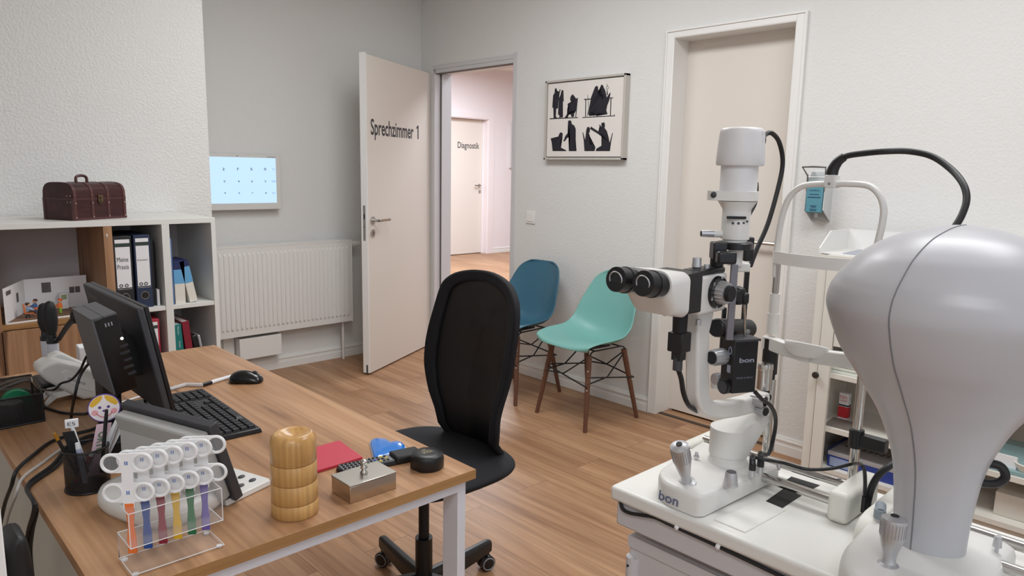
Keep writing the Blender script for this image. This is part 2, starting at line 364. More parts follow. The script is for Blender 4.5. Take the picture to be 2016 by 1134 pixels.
mb = MB(); mb.box(LW + .0142, LW + .0148, -.026, -.016, 1.05, 1.085); mb.cyl((LW + .014, -.021, 1.0), (LW + .015, -.021, 1.0), .004)
out('latch', T(mb, M1), DGREY, lp, world=True)
mb = MB(); mb.box(LW + .0135, LW + .0145, -.02, -.008, .012, .07); out('bottom_seal', T(mb, M1), DGREY, dl, world=True)
mb = MB()
for z in (.30, 1.78): mb.cyl((-.004, .006, z), (-.004, .006, z + .09), .008)
out('hinge', T(mb, M1), STEELP, dl, world=True)
# hallway door with its frame
mb = MB(); mb.box(4.615, 4.73, 4.42, 4.44, 0, 2.29); mb.box(3.35, 4.615, 4.42, 4.44, 2.20, 2.29); mb.box(4.60, 4.73, 4.44, 4.59, 0, 2.27); mb.box(3.35, 4.60, 4.43, 4.59, 2.19, 2.21); mb.box(3.25, 3.35, 4.40, 4.44, 0, 2.27)
mb.box(4.575, 4.60, 4.535, 4.59, 0, 2.18)
struct('trim_4', mb, mat('hall_trim', rgb(240, 232, 233), .4), world=True)
mb = MB().box(3.36, 4.572, 4.541, 4.59, .012, 2.185)
d3 = struct('door_3', mb, DOORM, world=True)
o = at(901, 291, 1, 4.540); e = at(943.5, 292, 1, 4.540)
text('Diagnostik', o, (1, 0, 0), (0, 0, 1), (at(901, 279, 1, 4.540) - o).z, INK, d3, width=(e - o).x, bold=.01, label='dark grey door lettering')
p = at(943, 365, 1, 4.54); mb = MB(); mb.cyl((p.x, 4.541, p.z), (p.x, 4.531, p.z), .026); mb.cyl((p.x, 4.54, p.z), (p.x, 4.49, p.z), .01); mb.tube([(p.x, 4.49, p.z), (p.x - .03, 4.488, p.z), (p.x - .13, 4.488, p.z)], .01)
out('door_handle', mb, METAL, d3, world=True, label='metal lever handle')
p2 = at(944, 377, 1, 4.54); out('keyhole_rose', MB().cyl((p2.x, 4.541, p2.z), (p2.x, 4.531, p2.z), .026), METAL, d3, world=True, label='round metal keyhole rose')
# picture on the hallway wall
a = at(1006, 241, 1, 4.40); b = at(1007, 331, 1, 4.40)
t = thing('wall_picture', 'thin framed picture on the hallway wall, right of the Diagnostik door', 'picture', (a.x, 4.44, b.z))
out('frame', MB().box(a.x, a.x + .70, 4.40, 4.439, b.z, a.z), mat('silver_frame', rgb(214, 212, 212), .4), t, world=True, bev=.002)
out('canvas', MB().box(a.x + .05, a.x + .65, 4.397, 4.401, b.z + .03, a.z - .03), mat('dark_print', rgb(70, 66, 68), .6), t, world=True)

# ------------------------------------------------------------------ wall things
# framed silhouettes
P0 = -.042; y0, y1, z0, z1 = -1.362, -1.994, 1.455, 1.939
t = thing('framed_silhouettes', 'framed canvas of black figure silhouettes hung between the two doors', 'picture', (0, (y0 + y1) / 2, z0))
mb = MB()
for a in ((y1, y0, z0, z0 + .013), (y1, y0, z1 - .013, z1), (y1, y1 + .013, z0, z1), (y0 - .013, y0, z0, z1)): mb.box(P0, -.001, *a)
out('frame', mb, mat('champagne_frame', rgb(196, 192, 184), .45, bump=.02), t, world=True, bev=.0015)
cv = out('canvas', MB().box(P0 + .008, -.004, y1 + .019, y0 - .019, z0 + .019, z1 - .019), mat('cream_canvas', rgb(232, 228, 222), .8, bump=.05, bscale=1200), t, world=True)
SIL = [
 [(218,285),(228,275),(238,285),(238,310),(250,325),(262,310),(268,285),(276,290),(268,320),(250,350),(255,400),(250,480),(232,485),(228,565),(245,576),(205,580),(208,485),(192,470),(200,350),(215,325)],
 [(285,300),(295,294),(305,300),(306,330),(302,380),(308,410),(300,412),(298,545),(300,572),(255,575),(268,560),(250,540),(258,380),(275,345)],
 [(385,350),(400,338),(412,352),(415,370),(435,385),(445,375),(452,372),(440,500),(433,572),(427,572),(430,505),(400,500),(386,500),(412,540),(415,562),(390,572),(386,550),(362,510),(354,560),(350,576),(315,578),(340,560),(345,480),(370,450),(345,445),(352,432),(375,432),(392,420),(374,402),(375,370)],
 [(165,582),(452,570),(452,578),(167,592)],
 [(625,265),(640,252),(655,258),(658,290),(668,300),(660,325),(672,360),(682,395),(700,390),(714,360),(690,300),(678,270),(690,240),(705,245),(715,270),(730,300),(745,370),(770,330),(784,320),(770,400),(750,450),(740,500),(752,540),(640,560),(650,500),(640,480),(612,500),(580,520),(565,535),(592,555),(570,560),(555,540),(575,480),(575,440),(585,370),(610,310)],
 [(515,385),(810,370),(810,378),(515,395)], [(527,390),(535,390),(533,567),(525,567)], [(783,376),(792,376),(785,556),(777,556)], [(497,570),(820,553),(822,535),(828,560),(497,578)], [(548,345),(552,345),(565,470),(548,560),(544,560),(560,470)], [(612,495),(617,495),(617,565),(612,565)],
 [(745,300),(752,296),(756,345),(744,348)], [(748,235),(752,235),(752,256),(748,256)],
 [(265,735),(280,722),(298,735),(296,775),(280,790),(275,830),(265,850),(280,880),(330,905),(335,915),(195,915),(200,880),(175,785),(182,785),(205,870),(225,800),(258,765)],
 [(352,610),(370,600),(385,612),(390,640),(415,655),(430,690),(430,800),(438,915),(360,915),(372,800),(372,770),(345,780),(315,818),(304,812),(325,760),(345,735),(372,715),(378,660),(356,650)],
 [(545,672),(565,670),(575,685),(572,720),(558,735),(568,790),(565,850),(600,855),(630,875),(620,915),(518,915),(510,800),(498,725),(505,725),(525,800),(530,760),(540,735),(537,700)],
 [(690,630),(720,622),(727,650),(722,680),(745,710),(765,780),(773,830),(801,730),(807,730),(782,850),(776,915),(632,915),(640,890),(690,860),(712,840),(708,780),(690,735),(655,740),(610,705),(575,690),(585,665),(605,680),(660,715),(680,690),(668,650),(675,645),(690,670)]]
mb = MB()
def sil(x, y): p = at(1050 + x / 5.152, 120 + y / 5.155, 0, P0 + .007); return p
for s in SIL:
    mb._f(mb.pts([sil(*q) for q in s]))
c0 = sil(750, 272); mb.ring(c0, .0085, .0012, (0, 1, 0), (0, 0, 1), 20, 4)
bmesh.ops.triangulate(mb.bm, faces=mb.bm.faces)
out('silhouette_print', mb, mat('silhouette_black', rgb(34, 32, 42), .8), cv, world=True, fix=False)
# light switch
t = thing('light_switch', 'white square light switch on the wall right of the open door', 'switch', (0, -1.22, 1.037))
out('plate', MB().box(-.008, -.0003, -1.262, -1.178, 1.037, 1.119), WHITE, t, world=True, bev=.003)
out('rocker', MB().box(-.012, -.008, -1.248, -1.192, 1.051, 1.105), WHITE, t, world=True, bev=.002)
# radiator
rx0, rx1, rz0, rz1 = -1.86, -.687, .278, .874
t = thing('radiator', 'white ribbed panel radiator under the wall screen', 'radiator', ((rx0 + rx1) / 2, -.06, rz0))
mb = MB(); yF = -.100; mb.box(rx0, rx1, yF, yF + .012, rz0 + .005, rz1 - .012)
n = 36; pitch = (rx1 - rx0 - .05) / n
for i in range(n):
    x = rx0 + .025 + pitch * (i + .5)
    mb.loft([[(x - pitch * .30, yF, z), (x + pitch * .30, yF, z), (x + pitch * .2, yF - d, z), (x - pitch * .2, yF - d, z)] for z, d in ((rz0 + .045, .0005), (rz0 + .06, .008), (rz1 - .06, .008), (rz1 - .045, .0005))])
out('front_panel', mb, WHITE, t, world=True, ang=25)
out('rear_panel', MB().box(rx0, rx1, -.045, -.033, rz0 + .005, rz1 - .012), WHITE, t, world=True)
mb = MB(); mb.box(rx1 - .004, rx1 + .003, -.102, -.03, rz0, rz1 - .004); mb.box(rx0 - .003, rx0 + .004, -.102, -.03, rz0, rz1 - .004)
out('side_panel', mb, WHITE, t, world=True, bev=.002)
mb = MB(); mb.box(rx0, rx1, -.102, -.096, rz1 - .012, rz1); mb.box(rx0, rx1, -.036, -.03, rz1 - .012, rz1)
for i in range(90):
    x = rx0 + .006 + i * (rx1 - rx0 - .012) / 89; mb.box(x - .0025, x + .0025, -.097, -.035, rz1 - .009, rz1 - .004)
out('top_grille', mb, WHITE, t, world=True)
mb = MB(); vy, vz = -.066, rz1 - .035
mb.cyl((rx1 + .003, vy, vz), (rx1 + .02, vy, vz), .012); mb.lathe([(0, 0), (.017, 0), (.021, .006), (.021, .03), (.019, .034), (.019, .05), (.016, .064), (0, .065)], (rx1 + .018, vy, vz), (1, 0, 0))
for k in range(14):
    a = 2 * math.pi * k / 14; mb.box(rx1 + .022, rx1 + .05, vy + .021 * math.cos(a) - .0015, vy + .021 * math.cos(a) + .0015, vz + .021 * math.sin(a) - .0015, vz + .021 * math.sin(a) + .0015)
out('thermostat_valve', mb, WHITE, t, world=True, label='white thermostat valve head')
mb = MB()
for x in (rx0 + .2, rx1 - .2): out('bracket', MB().box(x - .02, x + .02, -.034, -.0003, rz0 + .08, rz1 - .08), WHITE, t, world=True)
out('supply_pipe', MB().cyl((rx1 - .06, -.06, 0), (rx1 - .06, -.06, rz0 + .02), .009), WHITE, t, world=True)
mb = MB().box(-1.522, -1.233, -.088, -.0003, .122, .262)
tag(out('pipe_cover_box', mb, TRIM, world=True, bev=.002), 'plain white box cover on the wall below the radiator', 'cover box')
mb = MB().box(-1.60, -1.53, -.02, -.0003, .088, .30)
tag(out('pipe_trunking', mb, TRIM, world=True, bev=.002), 'narrow white trunking strip left of the box cover under the radiator', 'trunking')
# wall eye chart screen
mx1, mx0, mz0, mz1 = -1.19, -1.775, 1.100, 1.452
t = thing('wall_screen', 'white framed wall screen showing rows of blurred numbers on pale blue', 'screen', ((mx0 + mx1) / 2, -.03, mz0))
out('casing', MB().box(mx0, mx1, -.062, -.022, mz0, mz1), mat('screen_casing', rgb(222, 222, 218), .4), t, world=True, bev=.004)
out('wall_mount', MB().box(mx0 + .18, mx1 - .18, -.023, -.0003, mz0 + .1, mz1 - .1), DGREY, t, world=True)
sm = mat('lit_screen', rgb(184, 215, 250), .3, emit=.80); sm.node_tree.nodes['Principled BSDF'].inputs['Base Color'].default_value = (.02, .02, .02, 1)
sc = out('display', MB().box(mx0 + .022, mx1 - .033, -.0632, -.0618, mz0 + .043, mz1 - .02), sm, t, world=True, label='glowing pale blue display')
INKS = mat('screen_ink', rgb(40, 44, 52), .6)
rows = [((440, 333, '2'), (468, 333, '7'), (495, 333, '5'), (522, 333, '0'), .0150), ((442, 357, '0'), (470, 357, '4'), (496, 357, '6'), (522.5, 357, '2'), .0115), ((443, 380, '4'), (471, 380, '5'), (497, 380, '7'), (523.5, 380, '8'), .0100)]
for r in rows:
    for u, v, ch in r[:-1]:
        p = at(u, v, 1, -.0634); text(ch, p - Vector((0, 0, r[-1] / 2)), (1, 0, 0), (0, 0, 1), r[-1], INKS, sc, width=r[-1] * .95, align='CENTER', name='test_number', bold=.015)
FAINT = mat('screen_faint_ink', rgb(150, 172, 200), .6)
for v, s in ((333, '0.1'), (357, '0.05'), (380, '0.2')):
    p = at(539, v, 1, -.0634); text(s, p - Vector((0, 0, .006)), (1, 0, 0), (0, 0, 1), .012, FAINT, sc, align='CENTER', name='scale_number')
mb = MB(); p = at(467, 306.5, 1, -.0634); mb.cyl(p, p + Vector((0, -.001, 0)), .003, n=10); out('sensor', mb, DGREY, t, world=True)
out('maker_mark', MB().box(mx1 - .09, mx1 - .03, -.0628, -.0619, mz1 - .015, mz1 - .011), GREY, t, world=True)
# ------------------------------------------------------------------ bookcase
BY, BX, BZ = -1.155, -2.057, 1.135      # front plane, right end, top height
BB = -.685
def bx(u, v=560, y=BY): return at(u, v, 1, y).x
def bz(u, v, y=BY): return at(u, v, 1, y).z
xO = bx(205, 480); xW = bx(222, 480); xD0 = bx(321, 500); xD1 = bx(336, 500)
zS = bz(322, 603); zSt = zS + .0; SHT = .02
zN = bz(80, 634)                       # oak niche floor level
t = thing('bookcase', 'white and oak bookcase with niche and binder compartments by the left wall', 'bookcase', (-2.6, -.92, 0))
out('top_panel', MB().box(-4.3, BX, BY, BB, BZ - .024, BZ), SHELFW, t, world=True, bev=.001)
for a, b in ((BX - .02, BX), (xD0, xD1)):
    out('side_panel', MB().box(a, b, BY, BB, 0, BZ - .024), SHELFW, t, world=True, bev=.001)
out('back_panel', MB().box(-3.4, BX - .02, BB - .004, BB, .05, BZ - .03), mat('back_panel_grey', rgb(216, 209, 208), .7, bump=.05), t, world=True)
for a, b in ((xW, xD0), (xD1, BX - .02)):
    for z in (zS, zS - .365): out('shelf', MB().box(a, b, BY + .003, BB, z - SHT, z), SHELFW, t, world=True, bev=.001)
out('base_panel', MB().box(-3.4, BX - .02, BY + .01, BB, .05, .07), SHELFW, t, world=True)
xL = bx(-3, 600)
out('niche_side', MB().box(xO, xW, BY, BB, 0, BZ - .024), OAKV, t, world=True, label='oak side panel')
out('niche_side', MB().box(xL - .02, xL + .006, BY, BB, 0, BZ - .024), OAKV, t, world=True, label='oak side panel')
out('niche_floor', MB().box(xL + .006, xO, BY, BB, zN - .02, zN), OAKX, t, world=True, label='oak shelf board')
xs = bx(6, 690)
d = out('cabinet_door', MB().box(xs + .002, xO + .002, BY - .018, BY, .08, zN - .023), OAKV, t, world=True, bev=.001, label='oak cabinet door')
out('cabinet_door', MB().box(xs - .5, xs - .002, BY - .018, BY, .08, zN - .023), OAKV, t, world=True, bev=.001, label='oak cabinet door')
mb = MB()
mb.cyl((xO - .0005, at(210, 450, 0, xO).y, BZ - .06), (xO - .004, at(210, 450, 0, xO).y, BZ - .06), .008, n=12)
out('cam_cover', mb, SHELFW, t, world=True)
# binders -----------------------------------------------------------
BLK = mat('binder_black', rgb(30, 32, 36), .55); NAV = mat('binder_navy', rgb(38, 52, 80), .55); BAND = mat('binder_band', rgb(48, 62, 56), .6)
RED = mat('binder_red', rgb(172, 44, 66), .5)
def binder(x0, x1, y, z0, h, cov, label, lines, ring_v=.17, depth=.28, tilt=0):
    t = thing('ring_binder', label, 'binder', ((x0 + x1) / 2, y + depth / 2, z0), 0, 'ring binders in the bookcase')
    w = x1 - x0; out('cover', MB().box(-w / 2, w / 2, -depth / 2, depth / 2, 0, h), cov, t, bev=.003)
    f = -depth / 2 - .0006; lw = w * .39
    lab = out('spine_label', MB().box(-lw, lw, f, f + .001, h * .28, h * .955), PAPER, t, label='white spine label')
    out('label_band', MB().box(-lw, lw, f - .0004, f + .0002, h * .855, h * .905), BAND, lab)
    out('label_line', MB().box(-lw, lw, f - .0004, f + .0002, h * .285, h * .30), BLK, lab)
    mb = MB()
    for s in (-.5, .25): mb.ring((lw * s, f - .0002, h * .33), .0062, .0018, (1, 0, 0), (0, 0, 1), 16, 4)
    out('label_symbol', mb, BLK, lab)
    mb = MB(); mb.ring((0, f, h * ring_v), .0165, .0022, (1, 0, 0), (0, 0, 1), 24, 6); out('finger_ring', mb, METAL, t, label='metal finger ring')
    mb = MB(); mb.cyl((0, f - .0003, h * ring_v), (0, f + .0006, h * ring_v), .0155); out('finger_hole', mb, MATTE, t)
    for k, (s, zz, hh) in enumerate(lines):
        text(s, (-lw * .85, f - .0005, h * zz), (1, 0, 0), (0, 0, 1), hh, INK, lab, world=False, width=lw * 1.55)
    return t
yb = BY + .012
b1 = (bx(227, 560, yb), bx(264, 560, yb)); zb = zS + .0005; hb = bz(240, 465, yb) - zb
binder(b1[0], b1[1], yb, zb, hb, BLK, 'black ring binder with handwritten label Meine Praxis, left end of its compartment', [('Meine', .655, .021), ('Praxis', .555, .021)])
b2 = (bx(268.5, 560, yb), bx(301, 560, yb)); binder(b2[0], b2[1], yb + .004, zb, hb * 1.005, NAV, 'navy blue ring binder with white label beside the Meine Praxis binder', [('Kassen', .65, .008)])
mb = MB().box(bx(303, 560, yb) , bx(310, 560, yb), yb + .03, yb + .27, zb, zb + hb * .93); tag(out('document_folder', mb, BLK, world=True, bev=.002), 'thin black folder standing right of the navy binder', 'folder')
mb = MB().box(bx(311, 560, yb), bx(317, 560, yb), yb + .06, yb + .26, zb, zb + hb * .9); tag(out('document_folder', mb, MATTE, world=True, bev=.002), 'thin dark folder standing next to the white divider panel', 'folder')
mb = MB().box(bx(311, 560, yb), bx(316, 560, yb), yb + .02, yb + .05, zb, zb + .075); tag(out('paper_booklet', mb, PAPER, world=True), 'small white booklet standing in front of the dark folders', 'booklet')
zl = zS - .365 + .0005
b3 = (bx(278, 640, yb), bx(314, 640, yb)); t = binder(b3[0], b3[1], yb, zl, bz(305, 628, yb) - zl, RED, 'red ring binder with white label in the lower compartment behind the monitor', [])
# books --------------------------------------------------------------
def book(name, x0, x1, y, z0, h, cov, label, lean=0, depth=.17, page=True, bands=(), group='books in the bookcase'):
    t = thing(name, label, 'book', ((x0 + x1) / 2, y + depth / 2, z0), 0, group)
    w = x1 - x0; R = Matrix.Rotation(lean, 4, 'Y'); R = Matrix.Translation((w / 2 if lean > 0 else -w / 2, 0, 0)) @ R @ Matrix.Translation((-w / 2 if lean > 0 else w / 2, 0, 0))
    mb = MB(); c = .0025
    for q in ((-w / 2, -w / 2 + c), (w / 2 - c, w / 2)): mb.box(q[0], q[1], -depth / 2, depth / 2, 0, h)
    mb.box(-w / 2, w / 2, -depth / 2, -depth / 2 + c, 0, h)
    out('cover', T(mb, R), cov, t, bev=.001)
    if page: out('page_block', T(MB().box(-w / 2 + c, w / 2 - c, -depth / 2 + c, depth / 2 - .004, .004, h - .004), R), PAPER, t)
    for z0_, z1_, mt in bands: out('spine_band', T(MB().box(-w / 2 - .0004, w / 2 + .0004, -depth / 2 - .0004, depth / 2, h * z0_, h * z1_), R), mt, t)
    return t, R, w, depth
LB = mat('book_light_blue', rgb(104, 168, 214), .45); DB = mat('book_dark_blue', rgb(34, 44, 92), .45); CR = mat('book_cream', rgb(228, 224, 214), .5)
TEAL = mat('book_teal', rgb(24, 120, 118), .45); MAR = mat('book_maroon', rgb(132, 30, 48), .45)
book('thin_brochure', bx(337.5, 560, yb), bx(342.5, 560, yb), yb, zb, bz(334, 470, yb) - zb, mat('brochure_blue', rgb(100, 128, 170), .5), 'tall thin blue brochure standing against the white divider', depth=.21, page=False)
yk = BY + .02
hk = bz(349, 514, yk) - zb
book('thick_paperback', bx(345, 590, yk), bx(366, 590, yk), yk, zb, hk, CR, 'thick light blue and cream book with navy top, upright beside the thin brochure', 0, .16, True, ((.47, .80, LB), (.80, 1.002, DB)))
book('thick_paperback', bx(373.5, 590, yk), bx(390, 590, yk), yk, zb, hk * .99, CR, 'light blue and cream book leaning left against its upright twin', -.19, .16, True, ((.47, .86, LB), (.86, 1.002, DB)))
zl2 = zS - .365 + .0005
tt, R, w, dp = book('teal_textbook', bx(344, 665, yb), bx(364, 665, yb), yb, zl2, bz(352, 639, yb) - zl2, TEAL, 'teal hardback book, leftmost in the lower right compartment', -.05, .2)
mt = mat('spine_white_print', rgb(200, 224, 220), .6)
for s, zc in (('Kanski', .62), ('Klinische', .86)):
    text(s, R @ Vector((.004, -dp / 2 - .0006, .30 * zc)), (0, 0, -1), (1, 0, 0), .008, mt, tt, world=False, name='spine_title')
book('maroon_textbook', bx(369.5, 665, yb), bx(384, 665, yb), yb - .003, zl2, bz(367, 632, yb) - zl2, MAR, 'dark red hardback book leaning beside the teal book', -.09, .22)
t = thing('silver_case', 'small black and silver case at the right end of the lower compartment', 'case', (bx(397, 670, yb), yb + .08, zl2), 0)
hh = bz(395, 657, yb) - zl2; Rl = Matrix.Rotation(-.16, 4, 'Y')
out('body', T(MB().box(-.014, .012, -.08, .08, 0, hh), Rl), BLACK, t, bev=.006); out('silver_shell', T(MB().box(.0125, .026, -.085, .075, 0, hh * .98), Rl), SATIN, t, bev=.006)
# leather look chest on the top -----------------------------------------
cp = at(147, 435, 2, BZ); a = math.atan2(-.215 * math.cos(math.radians(36)) + .977 * math.sin(math.radians(36)), .977 * math.cos(math.radians(36)) + .215 * math.sin(math.radians(36)))
a = math.radians(26); cl, cw, chh = .262, .180, .090
loc = Vector((cp.x, cp.y, BZ + .0005))
t = thing('treasure_chest', 'small dark red brown wooden treasure chest on top of the bookcase', 'chest', loc, a)
LEA = wood('chest_leather', rgb(48, 24, 26), rgb(62, 30, 32), rgb(76, 38, 38), 0, 2.5, .42); STRAP = mat('chest_strap', rgb(80, 44, 42), .45, bump=.05); STUD = mat('chest_stud', rgb(168, 150, 140), .35, 1)
out('box', MB().box(0, cl, 0, cw, 0, chh), LEA, t, bev=.002)
def lidp(off=0, n=12):
    R_ = cw / 2; pts = []
    for i in range(n + 1):
        th = math.pi * i / n; pts.append((cw / 2 - (R_ + off) * math.copysign(abs(math.cos(th)) ** .55, math.cos(th)), chh + .002 + (.068 + off) * math.sin(th) ** .6))
    return pts
lp = lidp(); mb = MB(); mb.loft([[(x, y, z) for y, z in lp] for x in (0, cl)]); out('lid', mb, LEA, t)
mb = MB()
for x in (.002, .085, .165, cl - .014):
    q = [(-.0015, 0.0)] + lidp(.0018) + [(cw + .0015, 0)]
    q2 = [(.004, 0.0)] + lidp(-.004) + [(cw - .004, 0)]
    mb.loft([[(xx, y, z) for y, z in q] + [(xx, y, z) for y, z in q2[::-1]] for xx in (x, x + .013)])
for x0_ in (-.0015,): mb.box(x0_, .002, -.001, .012, 0, chh); mb.box(-.0015, .002, cw - .012, cw + .001, 0, chh)
mb.box(-.0015, cl + .0015, -.0015, cw + .0015, chh - .002, chh + .003); mb.box(-.001, cl + .001, -.0015, .004, 0, .010)
out('strap', mb, STRAP, t)
mb = MB()
for x in (.010, .092, .172, cl - .008):
    for z in (.012, chh - .018, chh + .018): mb.ball((x, -.003 if z < chh + .01 else .001, z), .0038, sy=.6, n=10)
for y in (.012, .03):
    for z in (chh - .012, chh + .014): mb.ball((-.003, y, z), .0038, sx=.6, n=10)
out('stud', mb, STUD, t)
mb = MB(); mb.box(.118, .142, -.005, 0, chh - .014, chh + .016); mb.ring((.130, -.006, chh - .014), .007, .002, (1, 0, 0), (0, 0, 1), 16, 6); mb.cyl((.13, -.006, chh + .004), (.13, -.012, chh + .004), .004)
out('clasp', mb, mat('aged_brass', rgb(120, 104, 84), .4, 1), t, label='aged metal clasp')
mb = MB(); mb.tube([(.092, cw / 2, chh + .066), (.094, cw / 2, chh + .092), (.118, cw / 2, chh + .099), (.142, cw / 2, chh + .092), (.145, cw / 2, chh + .066)], .006, 8)
out('handle', mb, STRAP, t)
# toy scene in the niche --------------------------------------------------
zt = zN + .0005
A = at(10, 628, 2, zt); Bk = at(52, 600, 2, zt)
fl = at(12, 630, 2, zt); fr_ = at(150, 622, 2, zt)
x0, x1 = bx(10, 600, BY + .02), bx(172, 600, BY + .14); yb0, yb1 = BY + .02, BY + .25
xk0 = bx(50, 590, yb1); xk1 = bx(163, 590, yb1) + .02
t = thing('diorama_stage', 'white folded card backdrop with brown floor in the oak niche', 'toy stage', ((x0 + x1) / 2, yb0 + .1, zt))
out('stage_floor', MB().prism([(x0, yb0), (bx(140, 620, yb0 + .03), yb0 + .03), (xk1 + .0, yb1 - .02), (xk1, yb1), (xk0, yb1)], zt, zt + .006, top=None), mat('toy_floor', rgb(122, 90, 66), .6), t, world=True)
out('floor_edge', MB().prism([(x0, yb0 - .002), (bx(140, 620, yb0 + .03), yb0 + .028), (bx(140, 620, yb0 + .03), yb0 + .03), (x0, yb0)], zt, zt + .0062), PAPER, t, world=True)
hw = bz(120, 545, yb1) - zt
mb = MB(); mb.box(xk0, xk1, yb1, yb1 + .004, zt, zt + hw); bw = out('back_wall', mb, PAPER, t, world=True)
mb = MB(); mb.prism([(x0, yb0), (xk0, yb1), (xk0 - .004, yb1), (x0 - .004, yb0)], zt, zt + hw); sw = out('side_wall', mb, PAPER, t, world=True)
PR = mat('toy_poster', rgb(110, 104, 102), .6, var=.5, bscale=60)
mb = MB()
for u0, u1, v0, v1 in ((81, 101, 557, 575), (136, 147, 565, 576), (147.5, 158, 564, 575)):
    a_ = at(u0, v0, 1, yb1 - .0008); b_ = at(u1, v1, 1, yb1 - .0008); out('poster', MB().box(a_.x, b_.x, yb1 - .0008, yb1, b_.z, a_.z), PR, bw, world=True)
dv = Vector((xk0 - x0, yb1 - yb0, 0)).normalized(); nv = Vector((dv.y, -dv.x, 0)); mb = MB()
for s0, s1, z0_, z1_ in ((.02, .075, hw * .78, hw * .9), (.14, .165, hw * .45, hw * .72)):
    q = [Vector((x0, yb0, zt + z)) + dv * s + nv * .0012 for s, z in ((s0, z0_), (s1, z0_), (s1, z1_), (s0, z1_))]; mb = MB(); mb._f(mb.pts(q)); out('poster', mb, PR, sw, world=True, fix=False)
OR = mat('toy_orange', rgb(226, 116, 42), .4); SKIN = mat('toy_skin', rgb(230, 184, 150), .5); TB = mat('toy_blue', rgb(70, 110, 168), .45); LBL = mat('toy_light_blue', rgb(150, 178, 212), .5); GRN = mat('toy_green', rgb(140, 196, 62), .45); BRN = mat('toy_brown', rgb(74, 48, 36), .5); ORH = mat('toy_orange_hair', rgb(216, 84, 38), .5)
zf = zt + .007
def figure(label, u, v, body, legs, hair, y, seated=False, face=-1, hz=0):
    p = at(u, v, 1, y); s = .0105
    t = thing('toy_figure', label, 'toy figure', (p.x, y, zf + hz), 0, 'toy figures on the card stage')
    mb = MB()
    if seated: mb.hull([(sx * .007 + dx, sy * .006, z) for dx, z in ((0, .018), (0, .036)) for sx in (-1, 1) for sy in (-1, 1)])
    else: mb.hull([(sx * r, sy * r * .7, z) for r, z in ((.009, .024), (.007, .045)) for sx in (-1, 1) for sy in (-1, 1)])
    top = .036 if seated else .045
    for sy in (-1, 1): mb.tube([(0, sy * .009, top - .003), (face * .008, sy * .011, top - .010), (face * .018, sy * .008, top - .012)], .0028, 6, 3)
    out('torso', mb, body, t)
    mb = MB()
    for sy in (-1, 1):
        if seated: mb.tube([(0, sy * .005, .018), (face * .018, sy * .005, .019), (face * .024, sy * .005, .008)], .004, 6, 3)
        else: mb.tube([(0, sy * .005, .025), (0, sy * .005, .002)], [.005, .004], 8, 1)
    out('legs', mb, legs, t)
    mb = MB(); mb.ball((0, 0, top + .010), .0085, n=12); out('head', mb, SKIN, t)
    mb = MB(); mb.ball((-face * .002, 0, top + .0135), .0092, sz=.75, n=12); out('hair', mb, hair, t)
    return t
yq = yb0 + .075
figure('toy patient in light blue seated in the orange toy chair', 55, 600, LBL, BRN, BRN, yq, True, 1, .008)
figure('toy doctor in dark blue standing behind the orange toy chair', 68, 590, TB, TB, BRN, yq + .07)
figure('toy woman with orange hair and green clothes at the right of the stage', 118, 600, OR, GRN, ORH, yq + .02)
p = at(55, 605, 1, yq); t = thing('toy_chair', 'bright orange toy treatment chair on the card stage', 'toy chair', (p.x - .004, yq, zf))
out('seat_shell', MB().loft([[(x, y, z) for y in (-.011, .011)] + [(x + dx, y, z + dz) for y in (.011, -.011)] for x, z, dx, dz in ((-.014, .056, .004, .001), (-.010, .020, .004, .003), (-.004, .016, 0, .003), (.020, .016, 0, .003), (.028, .006, .003, .002))]), OR, t)
out('foot', MB().cyl((0, 0, 0), (0, 0, .017), .010, .004, 14), BLACK, t)
p = at(82, 598, 1, yq); t = thing('toy_desk', 'white toy desk with orange top in the middle of the stage', 'toy desk', (p.x, yq + .02, zf))
out('body', MB().box(-.012, .012, -.012, .012, 0, .03), PAPER, t); out('top', MB().box(-.026, .022, -.015, .015, .03, .034), OR, t)
p = at(126, 590, 1, yb1 - .03); t = thing('toy_shelf', 'small white toy cupboard with green picture behind the green toy figure', 'toy cupboard', (p.x, yb1 - .02, zf))
out('body', MB().box(-.016, .016, -.012, .012, 0, .07), PAPER, t); out('picture', MB().box(-.011, .011, -.0126, -.012, .042, .064), mat('toy_picture', rgb(166, 186, 140), .5, var=.4, bscale=300), t)
